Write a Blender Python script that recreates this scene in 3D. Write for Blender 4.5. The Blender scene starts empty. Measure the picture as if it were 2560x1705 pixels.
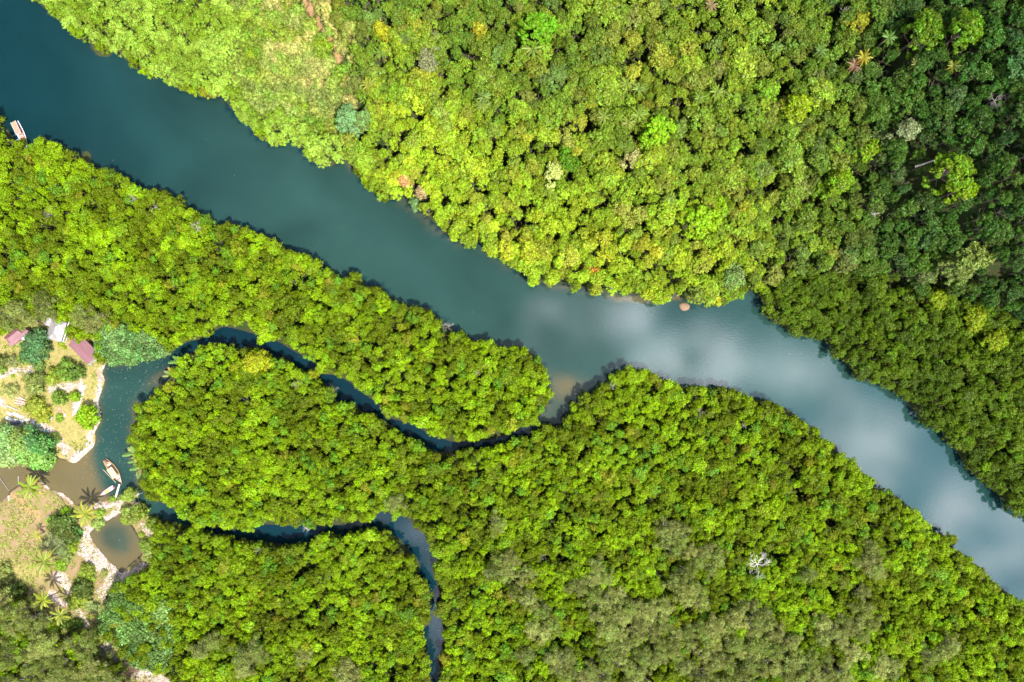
import bpy, math, random
import numpy as np
from mathutils import Vector, Matrix

# ------------------------------------------------------------------ camera, sky, sun, exposure
SC = bpy.context.scene
H = 227.56          # camera height above the water, metres
F = 1706.67         # focal length in photo pixels (24 mm equivalent)
CX, CY = 1280.0, 852.5

cam = bpy.data.cameras.new('camera'); cam.sensor_width = 36.0; cam.lens = 24.0
cam.clip_start = 1.0; cam.clip_end = 6000.0
co = bpy.data.objects.new('camera', cam); SC.collection.objects.link(co)
co.location = (0, 0, H); co.rotation_euler = (0, 0, 0)
SC.camera = co

SUN_DIR = Vector((74.7, -97.6, 227.6)).normalized()      # towards the sun
SUN_EL = math.asin(SUN_DIR.z)
SUN_AZ = math.atan2(SUN_DIR.x, SUN_DIR.y)                # clockwise from +Y

world = bpy.data.worlds.new('World'); SC.world = world
world.use_nodes = True
def build_world():
    nt = world.node_tree; nt.nodes.clear(); N = nt.nodes; L = nt.links
    out = N.new('ShaderNodeOutputWorld'); bg = N.new('ShaderNodeBackground')
    bg.inputs['Strength'].default_value = 0.07
    sky = N.new('ShaderNodeTexSky'); sky.sky_type = 'NISHITA'; sky.sun_disc = False
    sky.sun_elevation = SUN_EL; sky.sun_rotation = SUN_AZ
    sky.air_density = 1.0; sky.dust_density = 1.2; sky.ozone_density = 1.5
    tc = N.new('ShaderNodeTexCoord')
    sep = N.new('ShaderNodeSeparateXYZ'); L.new(tc.outputs['Generated'], sep.inputs[0])
    mz = N.new('ShaderNodeMath'); mz.operation = 'MAXIMUM'; L.new(sep.outputs['Z'], mz.inputs[0]); mz.inputs[1].default_value = 0.06
    dx = N.new('ShaderNodeMath'); dx.operation = 'DIVIDE'; L.new(sep.outputs['X'], dx.inputs[0]); L.new(mz.outputs[0], dx.inputs[1])
    dy = N.new('ShaderNodeMath'); dy.operation = 'DIVIDE'; L.new(sep.outputs['Y'], dy.inputs[0]); L.new(mz.outputs[0], dy.inputs[1])
    cmb = N.new('ShaderNodeCombineXYZ'); L.new(dx.outputs[0], cmb.inputs[0]); L.new(dy.outputs[0], cmb.inputs[1])
    # domain warp
    nz = N.new('ShaderNodeTexNoise'); nz.inputs['Scale'].default_value = 6.0; nz.inputs['Detail'].default_value = 7.0
    L.new(cmb.outputs[0], nz.inputs['Vector'])
    sub = N.new('ShaderNodeVectorMath'); sub.operation = 'SUBTRACT'; L.new(nz.outputs['Color'], sub.inputs[0]); sub.inputs[1].default_value = (.5, .5, .5)
    scl = N.new('ShaderNodeVectorMath'); scl.operation = 'SCALE'; L.new(sub.outputs[0], scl.inputs[0]); scl.inputs['Scale'].default_value = 0.16
    add = N.new('ShaderNodeVectorMath'); add.operation = 'ADD'; L.new(cmb.outputs[0], add.inputs[0]); L.new(scl.outputs[0], add.inputs[1])
    # cumulus cells over the valley: centre x, y (tangent plane of the sky), radius, weight
    cells = CLOUD_CELLS
    tot = None
    for (cx, cy, r, w) in cells:
        d = N.new('ShaderNodeVectorMath'); d.operation = 'DISTANCE'; L.new(add.outputs[0], d.inputs[0]); d.inputs[1].default_value = (cx, cy, 0)
        m = N.new('ShaderNodeMapRange'); m.interpolation_type = 'SMOOTHERSTEP'
        m.inputs['From Min'].default_value = 0; m.inputs['From Max'].default_value = r * 1.6
        m.inputs['To Min'].default_value = w * 1.15; m.inputs['To Max'].default_value = 0
        L.new(d.outputs['Value'], m.inputs['Value'])
        if tot is None: tot = m.outputs[0]
        else:
            a = N.new('ShaderNodeMath'); a.operation = 'ADD'; L.new(tot, a.inputs[0]); L.new(m.outputs[0], a.inputs[1]); tot = a.outputs[0]
    nb = N.new('ShaderNodeTexNoise'); nb.inputs['Scale'].default_value = 9.0; nb.inputs['Detail'].default_value = 5.0; nb.inputs['Roughness'].default_value = .6; L.new(cmb.outputs[0], nb.inputs['Vector'])
    nr = N.new('ShaderNodeMapRange'); nr.inputs['From Min'].default_value = .36; nr.inputs['From Max'].default_value = .64; nr.inputs['To Min'].default_value = .15; nr.inputs['To Max'].default_value = 1.6; L.new(nb.outputs['Fac'], nr.inputs['Value'])
    tm = N.new('ShaderNodeMath'); tm.operation = 'MULTIPLY'; L.new(tot, tm.inputs[0]); L.new(nr.outputs[0], tm.inputs[1]); tot = tm.outputs[0]
    # wider broken cloud further out
    n2 = N.new('ShaderNodeTexNoise'); n2.inputs['Scale'].default_value = 2.2; n2.inputs['Detail'].default_value = 6.0
    L.new(cmb.outputs[0], n2.inputs['Vector'])
    far = N.new('ShaderNodeVectorMath'); far.operation = 'LENGTH'; L.new(cmb.outputs[0], far.inputs[0])
    fm = N.new('ShaderNodeMapRange'); fm.inputs['From Min'].default_value = 0.95; fm.inputs['From Max'].default_value = 1.6; L.new(far.outputs['Value'], fm.inputs['Value'])
    n2m = N.new('ShaderNodeMapRange'); n2m.inputs['From Min'].default_value = 0.5; n2m.inputs['From Max'].default_value = 0.62; L.new(n2.outputs['Fac'], n2m.inputs['Value'])
    mm = N.new('ShaderNodeMath'); mm.operation = 'MULTIPLY'; L.new(fm.outputs[0], mm.inputs[0]); L.new(n2m.outputs[0], mm.inputs[1])
    hz = N.new('ShaderNodeMapRange'); hz.interpolation_type = 'SMOOTHSTEP'; hz.inputs['From Min'].default_value = .12; hz.inputs['From Max'].default_value = .4; L.new(sep.outputs['Z'], hz.inputs['Value'])
    mh = N.new('ShaderNodeMath'); mh.operation = 'MULTIPLY'; L.new(mm.outputs[0], mh.inputs[0]); L.new(hz.outputs[0], mh.inputs[1]); mm = mh
    a = N.new('ShaderNodeMath'); a.operation = 'ADD'; a.use_clamp = True; L.new(tot, a.inputs[0]); L.new(mm.outputs[0], a.inputs[1])
    mix = N.new('ShaderNodeMix'); mix.data_type = 'RGBA'
    vd = N.new('ShaderNodeVectorMath'); vd.operation = 'DISTANCE'; L.new(add.outputs[0], vd.inputs[0]); vd.inputs[1].default_value = (*CP(2350, 1280), 0)
    vm = N.new('ShaderNodeMapRange'); vm.interpolation_type = 'SMOOTHSTEP'; vm.inputs['From Min'].default_value = .05; vm.inputs['From Max'].default_value = .62; vm.inputs['To Min'].default_value = .62; vm.inputs['To Max'].default_value = 0; L.new(vd.outputs['Value'], vm.inputs['Value'])
    veil = N.new('ShaderNodeMix'); veil.data_type = 'RGBA'; L.new(vm.outputs[0], veil.inputs['Factor']); L.new(sky.outputs[0], veil.inputs['A']); veil.inputs['B'].default_value = (12, 30, 46, 1)
    L.new(a.outputs[0], mix.inputs['Factor']); L.new(veil.outputs['Result'], mix.inputs['A'])
    mix.inputs['B'].default_value = (CLOUD_L * .94, CLOUD_L * 1.0, CLOUD_L * 1.1, 1)
    L.new(mix.outputs['Result'], bg.inputs['Color']); L.new(bg.outputs[0], out.inputs[0])
def CP(px, py): return ((px - CX) / F, (CY - py) / F)
CLOUD_L = 80.0
CLOUD_CELLS = [(*CP(1345, 790), .035, .55), (*CP(1430, 790), .05, .25), (*CP(1560, 780), .05, .55), (*CP(1600, 760), .04, .3), (*CP(1680, 890), .05, .45), (*CP(1760, 930), .06, .6),
               (*CP(1650, 945), .045, .45), (*CP(1800, 900), .04, .3), (*CP(1900, 900), .06, .25), (*CP(2000, 930), .05, .5), (*CP(1960, 970), .04, .3), (*CP(2190, 1040), .045, .5), (*CP(2160, 1110), .05, .45),
               (*CP(2090, 1110), .04, .25), (*CP(2250, 1150), .04, .1), (*CP(2130, 910), .07, .2), (*CP(2470, 1290), .07, .5), (*CP(2420, 1220), .06, .25), (*CP(2540, 1400), .09, .5), (*CP(2400, 1320), .05, .3),
               (*CP(2250, 1180), .26, .07), (*CP(1500, 850), .16, .06), (*CP(960, 1295), .03, .3), (*CP(1030, 1300), .03, .3), (*CP(1090, 1540), .05, .3), (*CP(1085, 1390), .03, .3), (*CP(1300, 1000), .05, .1)]
build_world()

sun = bpy.data.lights.new('sun', 'SUN'); sun.energy = 5.0; sun.angle = math.radians(0.5); sun.color = (1.0, 0.96, 0.88)
so = bpy.data.objects.new('sun', sun); SC.collection.objects.link(so)
so.rotation_euler = SUN_DIR.to_track_quat('Z', 'Y').to_euler(); so.location = SUN_DIR * 600
SC.view_settings.view_transform = 'Standard'; SC.view_settings.look = 'None'
SC.view_settings.exposure = 1.4; SC.view_settings.gamma = 1.0
SC.cycles.max_bounces = 6; SC.cycles.diffuse_bounces = 3; SC.cycles.glossy_bounces = 2
SC.cycles.transmission_bounces = 2; SC.cycles.transparent_max_bounces = 4

COL = SC.collection
rng = np.random.default_rng(7)
random.seed(7)

# ------------------------------------------------------------------ photo plan <-> ground
def W(px, py, z=0.0):
    s = (H - z) / F
    return ((px - CX) * s, (CY - py) * s, z)
def P(x, y, z):
    s = F / (H - z)
    return CX + x * s, CY - y * s

# ------------------------------------------------------------------ plan outlines (photo pixels)
UP = [(-500, -420), (-200, -190), (90, 0), (125, 34), (165, 57), (180, 88), (202, 97), (226, 90), (226, 119), (245, 140), (276, 143), (285, 122), (318, 153), (344, 170), (373, 188),
      (405, 192), (436, 199), (448, 228), (478, 230), (509, 247), (555, 237), (585, 283), (631, 318), (637, 341), (681, 358), (719, 356), (737, 341), (750, 367), (788, 409), (827, 419),
      (869, 390), (880, 409), (910, 461), (950, 477), (958, 497), (999, 500), (1012, 488), (1024, 508), (1045, 521), (1070, 542), (1093, 564), (1116, 585), (1142, 596), (1177, 607), (1198, 602),
      (1218, 623), (1239, 642), (1255, 640), (1272, 659), (1297, 678), (1318, 684), (1331, 707), (1369, 706), (1412, 708), (1443, 718), (1473, 720), (1512, 734), (1532, 723), (1565, 734),
      (1616, 738), (1637, 755), (1655, 750), (1677, 738), (1698, 728), (1708, 748), (1741, 755), (1774, 757), (1800, 750), (1825, 752), (1861, 733), (1871, 720), (1892, 722), (1907, 761), (1911, 791),
      (1945, 810), (1968, 826), (2018, 845), (2045, 837), (2076, 856), (2083, 883), (2106, 902), (2133, 929), (2167, 952), (2206, 963), (2252, 986), (2271, 1013), (2309, 1055), (2351, 1071),
      (2366, 1105), (2389, 1124), (2412, 1162), (2443, 1195), (2496, 1239), (2518, 1267), (2560, 1287), (3100, 1640)]
LOW = [(3100, 1960), (2557, 1509), (2512, 1477), (2476, 1451), (2460, 1425), (2412, 1393), (2380, 1367), (2399, 1351), (2370, 1340), (2351, 1335), (2325, 1329), (2315, 1303), (2286, 1274), (2270, 1277), (2267, 1261),
       (2235, 1235), (2209, 1229), (2180, 1229), (2177, 1200), (2156, 1182), (2133, 1155), (2098, 1140), (2091, 1113), (2049, 1097), (2049, 1071), (2014, 1059), (1975, 1025), (1941, 1013), (1892, 1000),
       (1861, 988), (1823, 973), (1775, 972), (1746, 965), (1693, 968), (1647, 945), (1634, 931), (1606, 931), (1575, 926), (1547, 930), (1512, 950), (1509, 973), (1458, 988), (1453, 1009), (1415, 1032),
       (1407, 1060), (1348, 1068), (1300, 1071), (1325, 1062), (1351, 1039), (1373, 1006), (1374, 975), (1375, 955), (1364, 935), (1361, 912), (1333, 886), (1300, 863), (1270, 867), (1250, 865), (1196, 855), (1142, 833),
       (1098, 805), (1085, 780), (1071, 767), (1045, 772), (1000, 761), (984, 750), (966, 730), (953, 712), (920, 715), (912, 707), (894, 684), (877, 680), (866, 694), (838, 694), (820, 679), (803, 669),
       (799, 650), (775, 645), (750, 636), (720, 624), (696, 612), (681, 600), (651, 582), (620, 574), (600, 560), (574, 555), (551, 563), (517, 555), (478, 532), (463, 505), (425, 494), (413, 471), (390, 474), (344, 475), (314, 452),
       (295, 432), (264, 421), (230, 417), (226, 379), (207, 375), (203, 398), (172, 383), (165, 364), (138, 364), (111, 348), (88, 356), (61, 367), (38, 352), (19, 325), (0, 302), (-500, -40)]
RIVER = UP + LOW
CREEK1 = [(1348, 1065), (1300, 1068), (1250, 1095), (1196, 1104), (1136, 1106), (1109, 1098), (1071, 1084), (1033, 1060), (968, 1044), (946, 1011), (903, 979), (870, 952), (840, 938), (805, 935), (783, 903), (740, 881),
          (696, 854), (642, 837), (587, 821), (555, 816), (522, 838), (500, 849), (472, 852), (457, 862), (431, 872), (398, 893), (367, 898), (339, 897), (319, 905), (291, 911), (265, 906), (255, 934), (262, 950), (258, 967), (250, 988), (245, 1005),
          (251, 1030), (250, 1056), (237, 1079), (240, 1098), (235, 1115), (222, 1128), (201, 1148), (189, 1158), (176, 1156), (153, 1148), (130, 1140), (84, 1150), (46, 1155), (0, 1160), (-300, 1150), (-300, 1262), (0, 1253),
          (15, 1248), (25, 1227), (43, 1215), (70, 1205), (99, 1202), (112, 1210), (127, 1225), (156, 1233), (176, 1250), (189, 1263), (204, 1258), (230, 1263), (250, 1253), (281, 1250), (293, 1245), (306, 1250), (325, 1248), (355, 1263),
          (378, 1294), (413, 1299), (446, 1309), (503, 1318), (533, 1337), (579, 1349), (625, 1350), (674, 1354), (706, 1360), (755, 1363), (780, 1350), (800, 1334), (825, 1331), (854, 1342), (890, 1331), (948, 1329), (980, 1337),
          (1002, 1347), (1019, 1374), (1040, 1390), (1052, 1412), (1046, 1445), (1066, 1454), (1076, 1480), (1073, 1509), (1080, 1551), (1057, 1574), (1064, 1615), (1077, 1657), (1070, 1677), (1073, 1705), (1080, 2050),
          (1110, 2050), (1096, 1705), (1102, 1677), (1096, 1648), (1112, 1603), (1109, 1574), (1096, 1522), (1109, 1500), (1099, 1480), (1090, 1448), (1077, 1419), (1102, 1406), (1083, 1380), (1057, 1329),
          (1035, 1324), (1028, 1303), (1015, 1290), (977, 1287), (961, 1274), (941, 1280), (938, 1297), (906, 1309), (883, 1297), (874, 1311), (806, 1314), (755, 1313), (722, 1313), (648, 1310), (626, 1325), (587, 1326), (540, 1318),
          (497, 1304), (459, 1289), (408, 1258), (365, 1243), (364, 1238), (346, 1217), (343, 1182), (333, 1156), (325, 1130), (330, 1105), (327, 1074), (337, 1054), (333, 1023), (338, 1008), (374, 1000), (384, 983),
          (398, 962), (428, 950), (420, 934), (443, 914), (452, 900), (458, 891), (484, 883), (489, 873), (509, 865), (519, 858), (545, 866), (573, 870), (604, 873), (629, 865), (652, 868), (667, 883), (688, 896), (708, 888),
          (729, 904), (741, 921), (772, 926), (792, 932), (805, 952), (825, 972), (836, 995), (846, 1008), (874, 1006), (892, 1013), (905, 1029), (935, 1037), (990, 1071), (1033, 1098), (1087, 1128), (1153, 1129),
          (1207, 1121), (1272, 1098), (1327, 1085)]
POND = [(303, 1281), (278, 1296), (255, 1309), (237, 1322), (224, 1330), (224, 1342), (245, 1370), (270, 1401), (291, 1421), (304, 1437), (309, 1429), (321, 1414), (352, 1388), (357, 1375), (349, 1350), (339, 1332), (327, 1314), (312, 1290)]
WATERS = [RIVER, CREEK1, POND]
CLEAR_N = [(-500, 845), (0, 838), (14, 816), (50, 806), (100, 806), (110, 790), (120, 766), (180, 800), (180, 850), (215, 832), (238, 845), (240, 880), (262, 906), (275, 930), (262, 1060), (245, 1120), (200, 1170), (120, 1180), (-500, 1180)]
CLEAR_S = [(-500, 1235), (40, 1210), (110, 1195), (190, 1255), (300, 1238), (345, 1262), (385, 1300), (392, 1345), (388, 1400), (370, 1430), (310, 1462), (262, 1488), (262, 1540), (285, 1600), (330, 1650), (385, 1672), (430, 1700), (430, 2100), (-500, 2100)]
OLIVE_SW = [(-500, 1520), (0, 1490), (60, 1515), (118, 1560), (135, 1585), (180, 1600), (232, 1600), (245, 1660), (290, 1670), (330, 2100), (-500, 2100)]
HILL = [(880, 409), (869, 390), (860, 330), (880, 200), (850, 60), (830, -500), (3300, -500), (3300, 900), (2560, 800), (2480, 760), (2330, 725), (2230, 685), (2100, 680), (1990, 690), (1890, 715), (1700, 775), (1300, 720), (1000, 520)]
BANK_LIME = [(-500, -420), (90, 0), (165, 57), (285, 122), (436, 199), (555, 237), (585, 283), (681, 358), (827, 419), (880, 409), (860, 330), (880, 200), (850, 60), (830, -500)]
SCRUB = [(560, -30), (640, 20), (700, -60), (830, -60), (850, 60), (885, 150), (890, 330), (860, 345), (790, 330), (700, 280), (640, 290), (590, 230), (560, 150), (600, 80)]
TEAL1 = [(252, 842), (262, 822), (300, 815), (345, 830), (400, 850), (432, 872), (398, 893), (367, 900), (339, 900), (319, 908), (291, 913), (268, 908), (256, 890)]
TEAL2 = [(262, 1485), (300, 1472), (345, 1490), (420, 1530), (430, 1600), (404, 1665), (340, 1652), (290, 1605), (262, 1540)]

def arr(p): return np.array(p, float)
def pip(px, py, poly):
    poly = arr(poly); px = np.asarray(px, float); py = np.asarray(py, float)
    inside = np.zeros(px.shape, bool); n = len(poly)
    x1, y1 = poly[-1]
    for x2, y2 in poly:
        if y1 != y2:
            c = ((y1 > py) != (y2 > py)) & (px < (x2 - x1) * (py - y1) / (y2 - y1) + x1)
            inside ^= c
        x1, y1 = x2, y2
    return inside
def dist_poly(px, py, poly):
    poly = arr(poly); px = np.asarray(px, float); py = np.asarray(py, float)
    best = np.full(px.shape, 1e12)
    for (ax, ay), (bx, by) in zip(np.roll(poly, 1, 0), poly):
        dx, dy = bx - ax, by - ay; l2 = dx * dx + dy * dy + 1e-9
        t = np.clip(((px - ax) * dx + (py - ay) * dy) / l2, 0, 1)
        np.minimum(best, (px - ax - t * dx) ** 2 + (py - ay - t * dy) ** 2, out=best)
    return np.sqrt(best)
def vnoise(x, y, seed=0):
    x = np.asarray(x, float); y = np.asarray(y, float)
    xi = np.floor(x).astype(np.int64); yi = np.floor(y).astype(np.int64); fx = x - xi; fy = y - yi
    def hsh(a, b):
        h = (a * 374761393 + b * 668265263 + seed * 1442695041) & 0x7fffffff
        h = ((h ^ (h >> 13)) * 1274126177) & 0x7fffffff
        return ((h ^ (h >> 16)) & 0xffff) / 65535.0
    fx = fx * fx * (3 - 2 * fx); fy = fy * fy * (3 - 2 * fy)
    return (hsh(xi, yi) * (1 - fx) + hsh(xi + 1, yi) * fx) * (1 - fy) + (hsh(xi, yi + 1) * (1 - fx) + hsh(xi + 1, yi + 1) * fx) * fy
def fbm(x, y, seed=0, o=4):
    s = 0; a = .5; t = 0
    for k in range(o):
        s = s + a * vnoise(x * 2 ** k, y * 2 ** k, seed + k); t += a; a *= .5
    return s / t
def sstep(a, b, x):
    t = np.clip((x - a) / (b - a), 0, 1); return t * t * (3 - 2 * t)

# coarse raster of the water (photo pixels, 4 px cells) with signed distance, for quick look-ups
GX0, GY0, GS = -480, -400, 4
gx = np.arange(GX0, 3080, GS); gy = np.arange(GY0, 2050, GS)
GPX, GPY = np.meshgrid(gx, gy)
WIN = np.zeros(GPX.shape, bool)
for q in WATERS: WIN |= pip(GPX, GPY, q)
WD = np.full(GPX.shape, 1e9)
for q in WATERS: WD = np.minimum(WD, dist_poly(GPX, GPY, q))
# polygons overlap only where both are water, so a border point inside another polygon is not a bank
WSD = np.where(WIN, -WD, WD)                # negative in the water
def samp(img, px, py):
    u = np.clip((np.asarray(px) - GX0) / GS, 0, img.shape[1] - 1.001); v = np.clip((np.asarray(py) - GY0) / GS, 0, img.shape[0] - 1.001)
    i = u.astype(int); j = v.astype(int); a = u - i; b = v - j
    return (img[j, i] * (1 - a) + img[j, i + 1] * a) * (1 - b) + (img[j + 1, i] * (1 - a) + img[j + 1, i + 1] * a) * b
def wsd(px, py): return samp(WSD, px, py)
RIV = pip(GPX, GPY, RIVER).astype(float)
UPD = dist_poly(GPX, GPY, UP)               # distance to the river's north bank
def ground_h(x, y):
    """terrain height; the hill stands on the north-east side of the river"""
    px, py = P(np.asarray(x, float), np.asarray(y, float), 0)
    sd = wsd(px, py) / 7.5
    h = np.clip(sd * 0.45, -1.6, 0.55)
    north = (py < 420 + (px - 870) * 0.44) | (px > 2700)
    d = samp(UPD, px, py) / 7.5
    d = np.where((sd > 0) & north, d, 0)
    hill = 34 * (1 - np.exp(-np.maximum(d - 3, 0) / 70))
    east = sstep(1800, 2600, px) * 42 * sstep(6, 60, d) * sstep(1000, 560, py)
    west = sstep(900, 700, px)
    hill = hill * (1 - .45 * west) + east
    flat = sstep(1850, 2100, px) * sstep(520, 800, py)
    hill = hill * (1 - .8 * flat)
    bumps = (fbm(np.asarray(x) / 38, np.asarray(y) / 38, 5, 3) - .5) * 14 * sstep(8, 40, d)
    h = h + hill + bumps * (sd > 0)
    h = h + (fbm(np.asarray(x) / 5, np.asarray(y) / 5, 3, 3) - .5) * .3 * sstep(.8, 3, sd)
    return h

# ------------------------------------------------------------------ materials
def new_mat(name):
    m = bpy.data.materials.new(name); m.use_nodes = True; nt = m.node_tree; nt.nodes.clear(); return m, nt.nodes, nt.links
def simple(name, c, c2=None, rough=.7, scale=3.0, bump=0.0, metal=0.0, spec=.4, coord='Object', stretch=(1, 1, 1)):
    m, N, L = new_mat(name)
    o = N.new('ShaderNodeOutputMaterial'); b = N.new('ShaderNodeBsdfPrincipled'); L.new(b.outputs[0], o.inputs[0])
    b.inputs['Roughness'].default_value = rough; b.inputs['Metallic'].default_value = metal; b.inputs['Specular IOR Level'].default_value = spec
    tc = N.new('ShaderNodeTexCoord'); mp = N.new('ShaderNodeMapping'); mp.inputs['Scale'].default_value = stretch
    L.new(tc.outputs[coord], mp.inputs[0])
    n = N.new('ShaderNodeTexNoise'); n.inputs['Scale'].default_value = scale; n.inputs['Detail'].default_value = 6; n.inputs['Roughness'].default_value = .65
    L.new(mp.outputs[0], n.inputs['Vector'])
    r = N.new('ShaderNodeMapRange'); r.inputs['From Min'].default_value = .32; r.inputs['From Max'].default_value = .68; L.new(n.outputs['Fac'], r.inputs['Value'])
    mx = N.new('ShaderNodeMix'); mx.data_type = 'RGBA'; L.new(r.outputs[0], mx.inputs['Factor'])
    c2 = c2 or tuple(v * .7 for v in c)
    mx.inputs['A'].default_value = (*c, 1); mx.inputs['B'].default_value = (*c2, 1)
    L.new(mx.outputs['Result'], b.inputs['Base Color'])
    if bump:
        bp = N.new('ShaderNodeBump'); bp.inputs['Strength'].default_value = bump; bp.inputs['Distance'].default_value = .05
        L.new(n.outputs['Fac'], bp.inputs['Height']); L.new(bp.outputs[0], b.inputs['Normal'])
    return m

def leaf_material():
    m, N, L = new_mat('leaf')
    o = N.new('ShaderNodeOutputMaterial')
    ac = N.new('ShaderNodeAttribute'); ac.attribute_type = 'INSTANCER'; ac.attribute_name = 'leaf_col'
    at = N.new('ShaderNodeAttribute'); at.attribute_type = 'GEOMETRY'; at.attribute_name = 'tint'
    al = N.new('ShaderNodeAttribute'); al.attribute_type = 'GEOMETRY'; al.attribute_name = 'lobe'
    # each sprig has its own lightness, each limb its own lean towards young yellow or old deep green leaves
    v = N.new('ShaderNodeMapRange'); v.inputs['To Min'].default_value = .45; v.inputs['To Max'].default_value = 1.5; L.new(at.outputs['Fac'], v.inputs['Value'])
    v2 = N.new('ShaderNodeMapRange'); v2.inputs['To Min'].default_value = .76; v2.inputs['To Max'].default_value = 1.24; L.new(al.outputs['Fac'], v2.inputs['Value'])
    mu = N.new('ShaderNodeMath'); mu.operation = 'MULTIPLY'; L.new(v.outputs[0], mu.inputs[0]); L.new(v2.outputs[0], mu.inputs[1])
    sc = N.new('ShaderNodeVectorMath'); sc.operation = 'SCALE'; L.new(ac.outputs['Color'], sc.inputs[0]); L.new(mu.outputs[0], sc.inputs['Scale'])
    hs = N.new('ShaderNodeHueSaturation'); hm = N.new('ShaderNodeMapRange'); hm.inputs['To Min'].default_value = .485; hm.inputs['To Max'].default_value = .52
    L.new(al.outputs['Fac'], hm.inputs['Value']); L.new(hm.outputs[0], hs.inputs['Hue']); L.new(sc.outputs[0], hs.inputs['Color'])
    d = N.new('ShaderNodeBsdfDiffuse'); L.new(hs.outputs[0], d.inputs['Color'])
    t = N.new('ShaderNodeBsdfTranslucent'); tcol = N.new('ShaderNodeVectorMath'); tcol.operation = 'MULTIPLY'; tcol.inputs[1].default_value = (1.25, 1.2, .3)
    L.new(hs.outputs[0], tcol.inputs[0]); L.new(tcol.outputs[0], t.inputs['Color'])
    mx = N.new('ShaderNodeMixShader'); mx.inputs[0].default_value = .33; L.new(d.outputs[0], mx.inputs[1]); L.new(t.outputs[0], mx.inputs[2])
    g = N.new('ShaderNodeBsdfGlossy'); g.inputs['Roughness'].default_value = .42; g.inputs['Color'].default_value = (.9, .95, .8, 1)
    mg = N.new('ShaderNodeMixShader'); mg.inputs[0].default_value = .012; L.new(mx.outputs[0], mg.inputs[1]); L.new(g.outputs[0], mg.inputs[2])
    L.new(mg.outputs[0], o.inputs[0])
    return m
LEAF = leaf_material()
BARK = simple('bark', (.16, .12, .08), (.08, .06, .045), .9, 4, .3)
DEADWOOD = simple('dead_wood', (.42, .37, .34), (.26, .22, .20), .85, 6, .2)
GREYWOOD = simple('grey_wood', (.27, .23, .21), (.15, .12, .11), .85, 6, .2)

def ground_material():
    m, N, L = new_mat('ground')
    o = N.new('ShaderNodeOutputMaterial'); b = N.new('ShaderNodeBsdfPrincipled'); L.new(b.outputs[0], o.inputs[0])
    b.inputs['Roughness'].default_value = .95; b.inputs['Specular IOR Level'].default_value = .1
    g = N.new('ShaderNodeNewGeometry')
    def noise(s, det=6, ro=.62, w=None):
        n = N.new('ShaderNodeTexNoise'); n.inputs['Scale'].default_value = s; n.inputs['Detail'].default_value = det; n.inputs['Roughness'].default_value = ro
        L.new(g.outputs['Position'], n.inputs['Vector']); return n.outputs['Fac']
    def attr(nm):
        a = N.new('ShaderNodeAttribute'); a.attribute_name = nm; return a.outputs['Fac']
    def mapr(v, a, c, lo=0., hi=1.):
        r = N.new('ShaderNodeMapRange'); r.inputs['From Min'].default_value = a; r.inputs['From Max'].default_value = c
        r.inputs['To Min'].default_value = lo; r.inputs['To Max'].default_value = hi; L.new(v, r.inputs['Value']); return r.outputs[0]
    def mix(f, A, B):
        x = N.new('ShaderNodeMix'); x.data_type = 'RGBA'; L.new(f, x.inputs['Factor'])
        for k, v in (('A', A), ('B', B)):
            if isinstance(v, tuple): x.inputs[k].default_value = (*v, 1)
            else: L.new(v, x.inputs[k])
        return x.outputs['Result']
    def add(a, b_, s=1.0):
        x = N.new('ShaderNodeMath'); x.operation = 'MULTIPLY_ADD'; L.new(b_, x.inputs[0]); x.inputs[1].default_value = s; L.new(a, x.inputs[2]); return x.outputs[0]
    nb, nm, nf, nff = noise(.06), noise(.35), noise(1.3), noise(5.0, 4, .7)
    floor_c = mix(mapr(nm, .4, .6), (.018, .034, .008), (.032, .034, .012))
    lawn = mix(mapr(nf, .38, .62), (.245, .190, .072), (.150, .135, .038))
    dry = mix(mapr(nf, .4, .6), (.165, .125, .048), (.09, .10, .018))
    dry = mix(mapr(nm, .42, .6), dry, (.19, .118, .075))
    sand = mix(mapr(nf, .42, .6), (.36, .28, .235), (.17, .12, .09))
    dirt = mix(mapr(nf, .4, .6), (.30, .17, .085), (.22, .13, .055))
    mud = mix(mapr(nf, .4, .6), (.040, .032, .020), (.024, .020, .012))
    def mask(nm_): return mapr(add(add(attr(nm_), nf_c, 1.1), nff_c, .7), .38, .62)
    def cen(v):
        x = N.new('ShaderNodeMath'); x.operation = 'SUBTRACT'; L.new(v, x.inputs[0]); x.inputs[1].default_value = .5; return x.outputs[0]
    nf_c, nff_c = cen(nf), cen(nff)
    c = floor_c
    c = mix(mask('w_dry'), c, dry)
    c = mix(mask('w_lawn'), c, lawn)
    c = mix(mask('w_sand'), c, sand)
    c = mix(mask('w_dirt'), c, dirt)
    c = mix(mask('w_mud'), c, mud)
    # pebbles, tufts
    sp = mapr(nff, .3, .7, .72, 1.25)
    x = N.new('ShaderNodeVectorMath'); x.operation = 'SCALE'; L.new(c, x.inputs[0]); L.new(sp, x.inputs['Scale'])
    L.new(x.outputs[0], b.inputs['Base Color'])
    bp = N.new('ShaderNodeBump'); bp.inputs['Strength'].default_value = .6; bp.inputs['Distance'].default_value = .15; L.new(nff, bp.inputs['Height']); L.new(bp.outputs[0], b.inputs['Normal'])
    return m

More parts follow.
